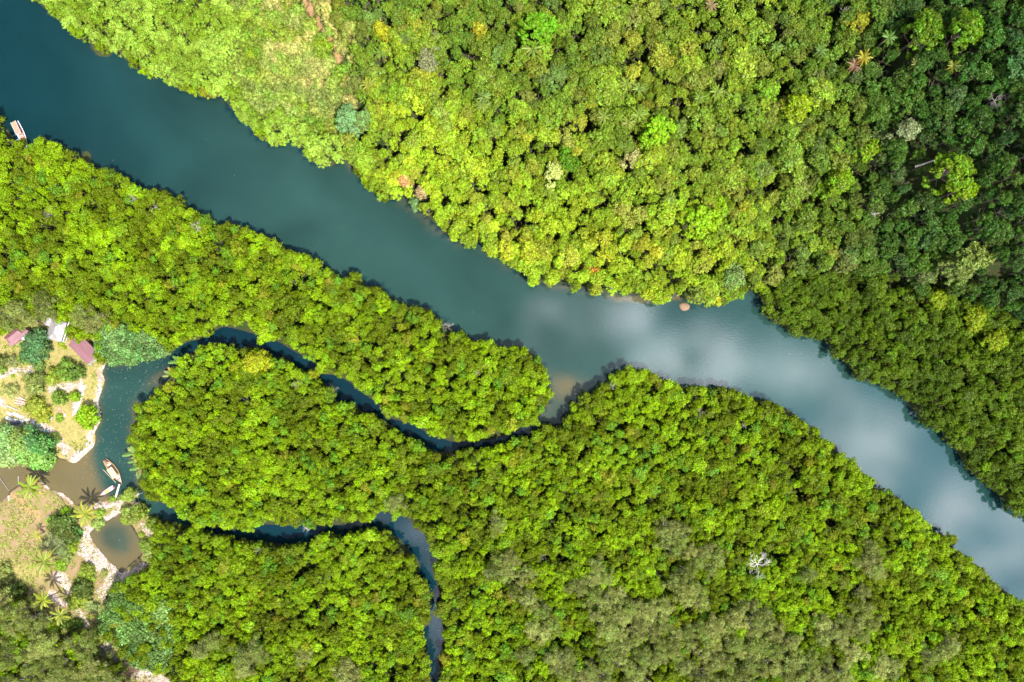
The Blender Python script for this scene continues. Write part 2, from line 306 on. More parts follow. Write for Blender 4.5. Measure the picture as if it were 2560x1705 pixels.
def water_material():
    m, N, L = new_mat('river_water')
    o = N.new('ShaderNodeOutputMaterial'); b = N.new('ShaderNodeBsdfPrincipled'); L.new(b.outputs[0], o.inputs[0])
    b.inputs['Roughness'].default_value = .03; b.inputs['IOR'].default_value = 1.33; b.inputs['Specular IOR Level'].default_value = .62
    g = N.new('ShaderNodeNewGeometry')
    a = N.new('ShaderNodeAttribute'); a.attribute_name = 'silt'
    a2 = N.new('ShaderNodeAttribute'); a2.attribute_name = 'deep'
    n = N.new('ShaderNodeTexNoise'); n.inputs['Scale'].default_value = .22; n.inputs['Detail'].default_value = 6; L.new(g.outputs['Position'], n.inputs['Vector'])
    s = N.new('ShaderNodeMath'); s.operation = 'SUBTRACT'; L.new(n.outputs['Fac'], s.inputs[0]); s.inputs[1].default_value = .5
    ad = N.new('ShaderNodeMath'); ad.operation = 'MULTIPLY_ADD'; L.new(s.outputs[0], ad.inputs[0]); ad.inputs[1].default_value = .38; L.new(a.outputs['Fac'], ad.inputs[2])
    n.inputs['Roughness'].default_value = .68; n.inputs['Distortion'].default_value = 1.2
    mr = N.new('ShaderNodeMapRange'); mr.interpolation_type = 'SMOOTHSTEP'; mr.inputs['From Min'].default_value = .02; mr.inputs['From Max'].default_value = 1.0; L.new(ad.outputs[0], mr.inputs['Value'])
    body = N.new('ShaderNodeMix'); body.data_type = 'RGBA'; L.new(a2.outputs['Fac'], body.inputs['Factor'])
    body.inputs['A'].default_value = (.0105, .029, .0245, 1); body.inputs['B'].default_value = (.0012, .0135, .0165, 1)
    lo = N.new('ShaderNodeTexNoise'); lo.inputs['Scale'].default_value = .035; lo.inputs['Detail'].default_value = 5; lo.inputs['Distortion'].default_value = .6; L.new(g.outputs['Position'], lo.inputs['Vector'])
    lr_ = N.new('ShaderNodeMapRange'); lr_.inputs['From Min'].default_value = .3; lr_.inputs['From Max'].default_value = .7; lr_.inputs['To Min'].default_value = .8; lr_.inputs['To Max'].default_value = 1.2; L.new(lo.outputs['Fac'], lr_.inputs['Value'])
    a3 = N.new('ShaderNodeAttribute'); a3.attribute_name = 'creek_shade'
    tn = N.new('ShaderNodeMix'); tn.data_type = 'RGBA'; L.new(a3.outputs['Fac'], tn.inputs['Factor']); L.new(body.outputs['Result'], tn.inputs['A']); tn.inputs['B'].default_value = (.0015, .0120, .0175, 1)  # creek tree shade painted into the body colour
    bs = N.new('ShaderNodeVectorMath'); bs.operation = 'SCALE'; L.new(tn.outputs['Result'], bs.inputs[0]); L.new(lr_.outputs[0], bs.inputs['Scale'])
    mx = N.new('ShaderNodeMix'); mx.data_type = 'RGBA'; L.new(mr.outputs[0], mx.inputs['Factor']); L.new(bs.outputs[0], mx.inputs['A']); mx.inputs['B'].default_value = (.074, .057, .026, 1)
    L.new(mx.outputs['Result'], b.inputs['Base Color'])
    w = N.new('ShaderNodeTexNoise'); w.inputs['Scale'].default_value = .9; w.inputs['Detail'].default_value = 5; w.inputs['Roughness'].default_value = .6
    mp = N.new('ShaderNodeMapping'); mp.inputs['Rotation'].default_value = (0, 0, .6); mp.inputs['Scale'].default_value = (1, 2.2, 1); L.new(g.outputs['Position'], mp.inputs[0]); L.new(mp.outputs[0], w.inputs['Vector'])
    bp = N.new('ShaderNodeBump'); bp.inputs['Strength'].default_value = .3; bp.inputs['Distance'].default_value = .020; L.new(w.outputs['Fac'], bp.inputs['Height']); L.new(bp.outputs[0], b.inputs['Normal'])
    return m

# ------------------------------------------------------------------ mesh helpers
class MB:
    def __init__(s): s.v = []; s.f = []; s.m = []; s.n = 0
    def add(s, v, f, mi=0):
        v = [tuple(map(float, p)) for p in v]
        s.v += v; s.f += [tuple(i + s.n for i in q) for q in f]; s.m += [mi] * len(f); s.n += len(v); return s
    def box(s, c, d, rz=0.0, mi=0, rx=0.0, ry=0.0):
        x, y, z = (k / 2 for k in d)
        R = Matrix.Rotation(rz, 3, 'Z') @ Matrix.Rotation(ry, 3, 'Y') @ Matrix.Rotation(rx, 3, 'X')
        v = [R @ Vector((a * x, b_ * y, c_ * z)) + Vector(c) for a in (-1, 1) for b_ in (-1, 1) for c_ in (-1, 1)]
        return s.add(v, [(0, 1, 3, 2), (4, 6, 7, 5), (0, 4, 5, 1), (2, 3, 7, 6), (0, 2, 6, 4), (1, 5, 7, 3)], mi)
    def tube(s, pts, rad, n=6, mi=0, cap=True):
        pts = [Vector(p) for p in pts]
        if not hasattr(rad, '__len__'): rad = [rad] * len(pts)
        v = []; f = []
        for i, p in enumerate(pts):
            t = (pts[min(i + 1, len(pts) - 1)] - pts[max(i - 1, 0)])
            t = t.normalized() if t.length > 1e-6 else Vector((0, 0, 1))
            u = t.orthogonal().normalized(); w = t.cross(u)
            for k in range(n):
                a = 2 * math.pi * k / n; v.append(p + (u * math.cos(a) + w * math.sin(a)) * rad[i])
        for i in range(len(pts) - 1):
            for k in range(n):
                a = i * n + k; b_ = i * n + (k + 1) % n; f.append((a, b_, b_ + n, a + n))
        if cap: f.append(tuple(range(n))[::-1]); f.append(tuple((len(pts) - 1) * n + k for k in range(n)))
        return s.add(v, f, mi)
    def mesh(s, name, mats):
        me = bpy.data.meshes.new(name); me.from_pydata(s.v, [], s.f)
        for m in (mats if isinstance(mats, (list, tuple)) else [mats]): me.materials.append(m)
        me.polygons.foreach_set('material_index', s.m); me.update(); return me
    def build(s, name, mats, parent=None, loc=(0, 0, 0), rz=0.0):
        return link(name, s.mesh(name, mats), parent, loc, rz)
def link(name, me, parent=None, loc=(0, 0, 0), rz=0.0):
    o = bpy.data.objects.new(name, me); COL.objects.link(o); o.parent = parent; o.location = loc; o.rotation_euler = (0, 0, rz); return o
def tag(o, label=None, cat=None, group=None, kind=None):
    for k, v in (('label', label), ('category', cat), ('group', group), ('kind', kind)):
        if v: o[k] = v
    return o
def thing(name, label, cat, loc=(0, 0, 0), rz=0.0, group=None):
    o = bpy.data.objects.new(name, None); COL.objects.link(o); o.location = loc; o.rotation_euler = (0, 0, rz); o.empty_display_size = .5
    return tag(o, label, cat, group)
def np_mesh(name, V, Q, mat, attrs=None):
    me = bpy.data.meshes.new(name)
    V = np.asarray(V, np.float32); Q = np.asarray(Q, np.int32); k = Q.shape[1]
    me.vertices.add(len(V)); me.vertices.foreach_set('co', V.ravel())
    me.loops.add(Q.size); me.loops.foreach_set('vertex_index', Q.ravel())
    me.polygons.add(len(Q)); me.polygons.foreach_set('loop_start', np.arange(0, Q.size, k, dtype=np.int32))
    me.update(calc_edges=True); me.materials.append(mat)
    for nm, (dom, arr_) in (attrs or {}).items():
        a = me.attributes.new(nm, 'FLOAT', dom); a.data.foreach_set('value', np.asarray(arr_, np.float32))
    me.validate(); return me
def grid_mesh(name, xs, ys, Z, mat, attrs=None):
    X, Y = np.meshgrid(xs, ys); V = np.stack([X.ravel(), Y.ravel(), Z.ravel()], 1)
    nx, ny = len(xs), len(ys); i = np.arange(nx - 1)[None, :] + nx * np.arange(ny - 1)[:, None]; i = i.ravel()
    Q = np.stack([i, i + 1, i + nx + 1, i + nx], 1)
    me = np_mesh(name, V, Q, mat, attrs); me.shade_smooth(); return me

# ------------------------------------------------------------------ ground and water sheets
xs = np.unique(np.concatenate([np.linspace(-1600, -230, 14), np.arange(-230, -178, 4), np.arange(-178, -112, .45), np.arange(-112, 250, 2.0), np.linspace(250, 1600, 14)]).round(3))
ys = np.unique(np.concatenate([np.linspace(-1600, -170, 14), np.arange(-170, -128, 4), np.arange(-128, 16, .45), np.arange(16, 180, 2.0), np.linspace(180, 1600, 14)]).round(3))
X, Y = np.meshgrid(xs, ys)
Z = ground_h(X, Y)
edge = sstep(260, 420, np.maximum(np.abs(X), np.abs(Y)))
Z = Z * (1 - edge * .6)
gpx, gpy = P(X, Y, 0.4)
sd = wsd(gpx, gpy)
inN = pip(gpx, gpy, CLEAR_N); inS = pip(gpx, gpy, CLEAR_S)
def blob(cx, cy, rx, ry=None, px=None, py=None, ang=0):
    px = gpx if px is None else px; py = gpy if py is None else py
    ry = ry or rx; a = math.radians(ang); dx = px - cx; dy = py - cy
    u = (dx * math.cos(a) + dy * math.sin(a)) / rx; v = (-dx * math.sin(a) + dy * math.cos(a)) / ry
    return np.exp(-(u * u + v * v) * .9)
def line(pts, w, px=None, py=None):
    px = gpx if px is None else px; py = gpy if py is None else py
    px, py = px + (fbm(px / 16, py / 16, 71, 3) - .5) * 22, py + (fbm(px / 16, py / 16, 72, 3) - .5) * 22; w = w * (.55 + 1.0 * fbm(px / 14, py / 14, 73, 2))
    best = np.full(px.shape, 1e9)
    for (ax, ay), (bx, by) in zip(pts[:-1], pts[1:]):
        dx, dy = bx - ax, by - ay; t = np.clip(((px - ax) * dx + (py - ay) * dy) / (dx * dx + dy * dy), 0, 1)
        best = np.minimum(best, np.hypot(px - ax - t * dx, py - ay - t * dy))
    return np.exp(-(best / w) ** 2)
w_lawn = np.where(inN, .75, 0) + np.where(inS, .35 + .35 * blob(60, 1430, 60, 30) - .2 * blob(60, 1340, 70, 50), 0)
w_dry = np.where(inS, .85, 0) + np.where(inN, .5, 0)
w_sand = np.zeros(X.shape)
SANDLINES = [([(262, 915), (255, 945), (248, 1000)], 9), ([(250, 1000), (244, 1050), (225, 1085), (215, 1130), (180, 1152)], 13), ([(125, 965), (160, 972), (180, 965)], 11), ([(205, 950), (200, 1000), (190, 1028)], 9), 
             ([(112, 1208), (150, 1228), (180, 1252)], 7), ([(225, 1264), (262, 1262), (300, 1255), (300, 1272), (262, 1302)], 9), ([(222, 1325), (205, 1370), (240, 1400), (290, 1440)], 17), ([(232, 1390), (280, 1435)], 15), 
             ([(300, 1446), (340, 1425), (372, 1405), (382, 1340), (360, 1320)], 13), ([(295, 1450), (262, 1470), (250, 1485)], 12), ([(265, 1500), (262, 1550)], 9), ([(245, 1600), (275, 1640), (310, 1670), (420, 1700)], 18), 
             ([(150, 1440), (170, 1470)], 14), ([(0, 1240), (30, 1245)], 6), ([(125, 1480), (150, 1510), (200, 1500)], 9), ([(40, 1060), (100, 1060), (130, 1085), (160, 1120)], 15), ([(195, 1525), (220, 1560)], 9), ([(0, 940), (40, 925), (90, 925)], 9), ([(0, 1000), (10, 1010)], 8)]
for l_, w in SANDLINES:
    w_sand += .95 * line(l_, w)
w_sand *= (inN | inS | (sd < 30))
w_dirt = .9 * line([(770, -20), (785, 40), (815, 90), (850, 150), (865, 170)], 12) + .6 * blob(875, 395, 16) + .5 * blob(1110, 580, 20)
w_dirt += .55 * line([(0, 1195), (60, 1265), (100, 1290)], 12) * inS + .45 * blob(40, 1330, 40, 26) * inS + .6 * blob(155, 1030, 16, 12)
w_mud = np.clip(1.0 - sd / 7.0, 0, 1) * .8
w_mud = w_mud * (1 - .75 * np.clip(w_sand, 0, 1))
dense_axis = {k: ('POINT', v.ravel()) for k, v in dict(w_lawn=w_lawn, w_dry=w_dry, w_sand=w_sand, w_dirt=w_dirt, w_mud=w_mud).items()}
GM = ground_material()
g = link('ground', grid_mesh('ground', xs, ys, Z, GM, dense_axis)); tag(g, kind='structure')

wx = xs; wy = ys
wpx, wpy = P(X, Y, 0)
dsh = -wsd(wpx, wpy)
near = np.exp(-np.maximum(dsh, 0) / 7.0)
lag = ((wpx < 345) & (wpy > 900) & (wpy < 1275))
silt = .16 * near
silt += lag * .4 * np.exp(-np.maximum(dsh, 0) / 11.0)
inlet = sstep(275, 215, wpx - .35 * (wpy - 1180)) * (wpy > 1120) * (wpx < 330) * (wpy < 1290)
silt += inlet * .8
silt += .85 * blob(306, 1262, 26, 16, wpx, wpy)
pond = pip(wpx, wpy, POND)
silt = np.where(dist_poly(wpx, wpy, POND) * pond > 0, .85 - .5 * sstep(.15, .9, blob(290, 1345, 50, 42, wpx, wpy, 40)), silt)
silt += .50 * blob(1400, 970, 42, 34, wpx, wpy, 60) + .3 * blob(1370, 1035, 25, 40, wpx, wpy, 40) + .35 * blob(1440, 960, 40, 26, wpx, wpy)
silt += .5 * blob(395, 945, 46, 16, wpx, wpy, -38) + .35 * line([(1010, 505), (1080, 562), (1150, 605)], 14, wpx, wpy) + .25 * line([(1180, 612), (1300, 690)], 8, wpx, wpy)
silt += .6 * line([(1520, 738), (1620, 748), (1700, 745)], 11, wpx, wpy) + .4 * line([(1350, 712), (1480, 728)], 10, wpx, wpy) + .55 * blob(875, 405, 14, 22, wpx, wpy) + .4 * blob(560, 240, 14, 10, wpx, wpy)
silt += .4 * blob(1880, 722, 16, 10, wpx, wpy) + .35 * blob(1062, 1370, 16, 40, wpx, wpy, -25) + .3 * blob(1070, 1600, 14, 40, wpx, wpy) + .12 * blob(1700, 930, 130, 60, wpx, wpy)
deep = np.clip(sstep(900, -50, wpx) * .95, 0, 1) * (wpy < 420 + wpx * .55) + .75 * sstep(2050, 2450, wpx) * .6 + .3 * blob(1640, 800, 120, 50, wpx, wpy) 
creek = (samp(RIV, wpx, wpy) < .5) * sstep(360, 520, wpx)
silt = silt * (1 - .6 * creek); deep = deep * (1 - creek) + .75 * creek  # tree shade and reflections over the creeks painted into the water colour
wm = grid_mesh('water', wx, wy, np.zeros(X.shape), water_material(), {'silt': ('POINT', np.clip(silt, 0, 1.1).ravel()), 'deep': ('POINT', np.clip(deep, 0, 1).ravel()), 'creek_shade': ('POINT', np.clip(creek, 0, 1).ravel())})
tag(link('water', wm), kind='structure')

# ------------------------------------------------------------------ crowns
ICO = None
def ico():
    global ICO
    if ICO is None:
        import bmesh
        b = bmesh.new(); bmesh.ops.create_icosphere(b, subdivisions=1, radius=1.0)
        ICO = (np.array([v.co[:] for v in b.verts]), np.array([[v.index for v in f.verts] for f in b.faces])); b.free()
    return ICO
def crown_mesh(name, seed, R, z0, z1, nl, lr, nleaf, ls, ratio=.62, core=.8, spread=.9, lowz=-.35, skirt=.3, ragged=.22, sub=0):
    """a crown of nl leafy limbs on an uneven dome; every limb is a small core hung with sprigs of leaves"""
    r = np.random.default_rng(seed)
    ga = 2.39996; V = []; Q = []; T = []; LB = []; n0 = 0
    ph = r.uniform(0, 6.28, 3)
    cen = []
    for i in range(nl):
        u = (i + .5) / nl
        th = i * ga + r.uniform(-.35, .35)
        out = 1 + ragged * (math.sin(2 * th + ph[0]) + .6 * math.sin(3 * th + ph[1]) + .4 * math.sin(5 * th + ph[2]))
        rho = R * math.sqrt(u) * out * r.uniform(.88, 1.06)
        dome = math.sqrt(max(0, 1 - (u * .96) ** 1.6))
        z = z0 + (z1 - z0) * (dome * (1 - skirt * 0) + r.uniform(-.12, .1))
        cen.append((rho * math.cos(th), rho * math.sin(th), max(z, z0), lr * r.uniform(.72, 1.3)))
    low = int(nl * skirt)
    for i in range(low):
        th = 2 * math.pi * (i + r.uniform(-.3, .3)) / max(low, 1)
        cen.append((R * .82 * math.cos(th), R * .82 * math.sin(th), z0 * r.uniform(.45, .8), lr * r.uniform(.8, 1.15)))
    iv, iq = ico()
    for (cx, cy, cz, l_) in cen:
        lobe = r.uniform()
        # core
        sc = l_ * core
        if core > 0:
            v = iv * (1 + r.uniform(-.2, .16, (len(iv), 1))) * sc * np.array([1, 1, .8]) + (cx, cy, cz)
            q = np.concatenate([iq, iq[:, 2:3]], 1)
            V.append(v); Q.append(q + n0); n0 += len(v); T.append(r.uniform(.2, .6, len(q))); LB.append(np.full(len(q), lobe))
        n = int(nleaf * (l_ / lr) ** 2)
        d = r.normal(size=(n, 3)); d /= np.linalg.norm(d, axis=1)[:, None]
        d[:, 2] = np.where(d[:, 2] < lowz, -d[:, 2], d[:, 2])
        if sub:                                   # sprigs gather in tufts
            tv = r.normal(size=(sub, 3)); tv /= np.linalg.norm(tv, axis=1)[:, None]; tv[:, 2] = np.abs(tv[:, 2])
            k = r.integers(0, sub, n); d = d * .38 + tv[k]; d /= np.linalg.norm(d, axis=1)[:, None]
        rad = l_ * (spread + r.uniform(-.22, .34, n))
        c = d * rad[:, None] * np.array([1, 1, .85]) + (cx, cy, cz)
        nr = d * .9 + r.normal(size=(n, 3)) * .55 + np.array([0, 0, .35]); nr /= np.linalg.norm(nr, axis=1)[:, None]
        a = np.cross(nr, r.normal(size=(n, 3))); a /= np.linalg.norm(a, axis=1)[:, None] + 1e-9
        b = np.cross(nr, a); s = (ls * r.uniform(.6, 1.35, n))[:, None]
        a = a * s * .5; b = b * s * .5 * ratio
        droop = nr * s * .12
        v = np.stack([c - a - droop, c - b + droop * .4, c + a - droop, c + b + droop * .4], 1).reshape(-1, 3)
        q = np.arange(n * 4).reshape(n, 4) + n0; n0 += n * 4
        V.append(v); Q.append(q); T.append(r.uniform(0, 1, n)); LB.append(np.full(n, lobe))
    V = np.concatenate(V); Q = np.concatenate(Q)
    tri = Q[:, 3] == Q[:, 2]
    me = bpy.data.meshes.new(name)
    me.vertices.add(len(V)); me.vertices.foreach_set('co', V.astype(np.float32).ravel())
    cnt = np.where(tri, 3, 4); start = np.concatenate([[0], np.cumsum(cnt)[:-1]])
    idx = Q[np.stack([np.ones(len(Q), bool)] * 3 + [~tri], 1)]
    me.loops.add(int(cnt.sum())); me.loops.foreach_set('vertex_index', idx.astype(np.int32))
    me.polygons.add(len(Q)); me.polygons.foreach_set('loop_start', start.astype(np.int32))
    me.update(calc_edges=True); me.materials.append(LEAF)
    for nm, a_ in (('tint', np.concatenate(T)), ('lobe', np.concatenate(LB))):
        at = me.attributes.new(nm, 'FLOAT', 'FACE'); at.data.foreach_set('value', a_.astype(np.float32))
    return me
def trunk_mesh(name, h, r0, limbs, seed, roots=0, mat=None, twigs=0):
    r = random.Random(seed); b = MB()
    lean = (r.uniform(-.3, .3), r.uniform(-.3, .3))
    b.tube([(0, 0, -.4), (lean[0] * .3, lean[1] * .3, h * .35), (lean[0], lean[1], h * .62), (lean[0] * 1.3, lean[1] * 1.3, h * .8)], [r0 * 1.25, r0, r0 * .7, r0 * .4], 7)
    for i in range(limbs):
        a = 6.283 * i / limbs + r.uniform(-.4, .4); z = h * r.uniform(.38, .62); l_ = h * r.uniform(.22, .34)
        b.tube([(lean[0] * .7, lean[1] * .7, z), (math.cos(a) * l_ * .5, math.sin(a) * l_ * .5, z + h * .12), (math.cos(a) * l_, math.sin(a) * l_, z + h * .25)], [r0 * .5, r0 * .33, r0 * .12], 5)
    for i in range(twigs):
        a = r.uniform(0, 6.283); q = r.uniform(.15, .30) * h; zt = h * r.uniform(.72, .9)
        b.tube([(0, 0, h * .55), (math.cos(a) * q * .55, math.sin(a) * q * .55, zt), (math.cos(a) * q + r.uniform(-.3, .3), math.sin(a) * q + r.uniform(-.3, .3), zt + h * .09)], [.07, .05, .025], 3, cap=False)
    for i in range(roots):
        a = 6.283 * i / roots + r.uniform(-.3, .3)
        b.tube([(0, 0, 1.3), (math.cos(a) * .6, math.sin(a) * .6, 1.0), (math.cos(a) * 1.1, math.sin(a) * 1.1, -.8)], [.06, .055, .04], 4)
    return b.mesh(name, mat or BARK)

KINDS = {}
KINDS['mangrove_tree'] = dict(h=7.6, R=2.0, crowns=[crown_mesh('mangrove_crown', 100 + k, 1.95 + .12 * (k % 3), 4.0, 6.9 + .25 * (k % 2), 17 + k % 4, .78, 74, .34, skirt=.32, core=.62, sub=(0, 9)[k % 2]) for k in range(8)],
                              trunks=[trunk_mesh('mangrove_trunk', 6.5, .13, 4, k, 5) for k in range(2)])
KINDS['hill_tree'] = dict(h=12, R=3.0, crowns=[crown_mesh('hill_tree_crown', 200 + k, 2.5 + .25 * (k % 4), 7.0, 10.4 + .5 * (k % 3), 25 + 3 * (k % 4), .88, 76, .42 + .05 * (k % 3), core=.62, skirt=.3, ragged=.3, sub=(0, 7)[k % 2]) for k in range(9)],
                          trunks=[trunk_mesh('hill_tree_trunk', 9.5, .24, 5, 20 + k, 0, None, 6) for k in range(2)])
KINDS['casuarina_tree'] = dict(h=11, R=2.7, crowns=[crown_mesh('casuarina_crown', 300 + k, 2.5 + .2 * (k % 2), 5.0, 9.4, 17, .95, 150, .46, ratio=.22, core=.35, spread=.8, skirt=.3, ragged=.34, lowz=-.8) for k in range(5)],
                               trunks=[trunk_mesh('casuarina_trunk', 9.5, .2, 6, 40 + k, 0, GREYWOOD, 22) for k in range(2)])
KINDS['almond_tree'] = dict(h=7, R=2.4, crowns=[crown_mesh('almond_crown', 400 + k, 2.3, 3.4, 6.2, 13, 1.05, 62, .52, ratio=.85, core=.72, spread=1.0, skirt=.4) for k in range(4)],
                            trunks=[trunk_mesh('almond_trunk', 6, .16, 5, 60)])
KINDS['scrub_bush'] = dict(h=2.6, R=1.7, crowns=[crown_mesh('scrub_crown', 500 + k, 1.75, .7, 2.1, 12, .75, 60, .36, core=.75, spread=.95, skirt=.5, ragged=.3, lowz=-.7, ratio=.4) for k in range(5)],
                           trunks=[trunk_mesh('scrub_stem', 2.0, .07, 4, 80)])

# ------------------------------------------------------------------ where the trees stand
def scatter(smin_f, region, tries, zc, R, seed):
    """dart throwing over the ground; region(px,py) -> bool for the crown as the photo shows it, smin_f(px,py) spacing"""
    r = np.random.default_rng(seed)
    cell = 2.0; grid = {}; pts = []
    X0, X1, Y0, Y1 = -210, 210, -150, 150
    n = tries
    x = r.uniform(X0, X1, n); y = r.uniform(Y0, Y1, n)
    gh = ground_h(x, y)
    ppx, ppy = P(x, y, gh + zc)
    ok = region(ppx, ppy) & (ppx > -330) & (ppx < 2890) & (ppy > -300) & (ppy < 2000)
    # crowns keep to their own side of the water line as it shows in the plan
    for zz, rr, lim in ((zc, R * .86, -6.0), (1.2, R * .45, -6.0)):
        for k in range(8):
            a = k * math.pi / 4
            qx, qy = P(x + rr * math.cos(a), y + rr * math.sin(a), gh + zz)
            ok &= wsd(qx, qy) > np.where(samp(RIV, qx, qy) > .5, lim, np.where((qx > 930) & (qy < 1160), -.5, np.where((qy > 1190) & (qx < 1000), -5.0, -2.5)))
    s = smin_f(ppx, ppy)
    for i in np.nonzero(ok)[0]:
        xi, yi, si = x[i], y[i], s[i]
        c = (int(xi // cell), int(yi // cell)); good = True
        rad = int(si // cell) + 1
        for a in range(c[0] - rad, c[0] + rad + 1):
            for b in range(c[1] - rad, c[1] + rad + 1):
                for j in grid.get((a, b), ()):
                    if (x[j] - xi) ** 2 + (y[j] - yi) ** 2 < si * si: good = False; break
                if not good: break
            if not good: break
        if good: grid.setdefault(c, []).append(i); pts.append(i)
    pts = np.array(pts, int)
    return np.stack([x[pts], y[pts], gh[pts], ppx[pts], ppy[pts]], 1)

def in_clear(px, py): return (pip(px, py, CLEAR_N) | (pip(px, py, CLEAR_S) & ~pip(px, py, OLIVE_SW) & ~pip(px, py, TEAL2))) & ~pip(px, py, TEAL1)
OLIVE = [(1669, 1336, 26), (1690, 1362, 26), (1720, 1375, 24), (1750, 1390, 26), (1777, 1405, 24), (1268, 1410, 28), (1290, 1425, 26), (1315, 1438, 24), (1300, 1462, 20), (1472, 1448, 26), (1495, 1432, 24), (1460, 1468, 18),
         (1540, 1505, 32), (1506, 1500, 26), (1353, 1516, 28), (1330, 1500, 22), (1356, 1567, 26), (1370, 1550, 20), (1506, 1540, 30), (1567, 1540, 34), (1600, 1545, 30), (1641, 1540, 34), (1574, 1590, 34), (1530, 1590, 30), (1726, 1489, 30), (1706, 1455, 26), (1735, 1510, 22),
         (1879, 1540, 34), (1896, 1574, 32), (1850, 1530, 26), (1404, 1659, 32), (1380, 1640, 22), (1465, 1675, 28), (1625, 1620, 38), (1710, 1590, 38), (1777, 1590, 36), (1947, 1607, 32), (1964, 1659, 34), (1540, 1641, 36), (1680, 1640, 40), (1740, 1650, 40), (1820, 1640, 40),
         (1900, 1640, 40), (1590, 1690, 40), (1500, 1700, 30), (2180, 1409, 26), (2170, 1385, 22), (2022, 1445, 18), (2154, 1477, 24), (2174, 1570, 28), (2109, 1586, 32), (2060, 1570, 26), (1997, 1651, 34), (2080, 1667, 32), (2222, 1667, 28), (2367, 1612, 24), (2322, 1630, 15), (2150, 1540, 22),
         (1820, 1590, 26), (1840, 1690, 40), (2040, 1700, 30), (2130, 1640, 26), (1240, 1300, 14), (985, 1262, 18), (1230, 1420, 14), (1325, 1645, 18), (870, 1680, 26), (640, 1640, 26), (610, 1660, 26), (745, 1640, 16), (530, 1590, 18),
         (500, 1625, 26), (1660, 1590, 34), (1600, 1650, 36), (1760, 1700, 30), (1720, 1420, 14), (20, 700, 0), (20, 800, 26), (60, 790, 30), (110, 760, 24), (220, 800, 22), (250, 790, 18)]
def olive(px, py):
    m = pip(px, py, OLIVE_SW) & (fbm(px / 40, py / 40, 9, 2) > .36)
    for (a, b, r_) in OLIVE: m |= (px - a) ** 2 + (py - b) ** 2 < (r_ * .92) ** 2
    return m & (fbm(px / 18, py / 18, 83, 2) > .36)
def teal(px, py): return pip(px, py, TEAL1) | (pip(px, py, TEAL2) & (fbm(px / 26, py / 26, 81, 3) > .44))
def r_hill(px, py): return pip(px, py, HILL) & ~pip(px, py, SCRUB)
def r_scrub(px, py):
    near_path = np.exp(-((px - 815 - (py - 90) * .62) / 21) ** 2) * (py < 178)
    return pip(px, py, SCRUB) & (near_path < .35)
def r_mang(px, py):
    hill = pip(px, py, HILL) | pip(px, py, SCRUB)
    return ~hill & ~in_clear(px, py) & ~olive(px, py) & ~teal(px, py)
def r_olive(px, py): return olive(px, py)
def r_teal(px, py): return teal(px, py)
# little openings on the forest floor
HOLES = [(1640, 1430, 15), (1655, 1450, 18), (1470, 1650, 14), (1500, 1395, 10), (1340, 1590, 13), (1620, 1575, 13), (2120, 1620, 18), (2075, 1600, 16), (1345, 1630, 12), (1730, 1680, 14), (930, 215, 10), (1190, 160, 8), (1230, 395, 10), (1500, 245, 8), (1360, 200, 8), (2100, 120, 18), (2060, 250, 14),
         (2060, 370, 20), (2250, 145, 14), (2350, 385, 26), (2530, 370, 26), (2300, 480, 20), (2020, 490, 18), (2240, 520, 22), (1820, 330, 14), (2100, 610, 14), (2410, 735, 20), (2480, 600, 18), (880, 348, 6), (700, 1490, 10), (1150, 1560, 0), (560, 1560, 14), (575, 1640, 16), (90, 1600, 18), (35, 1560, 14), (150, 1640, 14), (60, 1660, 12)]
def holes(f):
    def g_(px, py):
        m = f(px, py)
        for a, b, r_ in HOLES: m &= (px - a) ** 2 + (py - b) ** 2 > r_ * r_
        return m
    return g_

def lerp(a, b, t): t = np.asarray(t)[..., None]; return np.asarray(a) * (1 - t) + np.asarray(b) * t
def col_mang(px, py, rnd, rnd2):
    n1 = fbm(px / 60, py / 60, 11, 3); n2 = fbm(px / 22, py / 22, 12, 2)
    t = np.clip((n1 - .5) * 2.2 + (n2 - .5) * 1.2 + .5 + (rnd - .5) * .75, 0, 1)
    c = lerp((.100, .132, .0010), (.205, .308, .0020), t)
    c = lerp(c, (.105, .225, .012), np.clip((rnd2 - .84) * 5, 0, .75))
    c = lerp(c, (.20, .175, .012), np.clip((.05 - rnd2) * 16, 0, .7))
    lime = sstep(.5, 1, pip(px, py, BANK_LIME) * 1.0)
    c = lerp(c, lerp((.16, .24, .012), (.27, .38, .05), t), lime * .85)
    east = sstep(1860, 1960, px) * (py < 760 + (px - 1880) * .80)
    c = lerp(c, lerp((.050, .085, .0035), (.080, .125, .0045), t), east * (.9 - .5 * (rnd2 > .9)))  # right bank's shadowed tone painted into the leaf colour
    return c
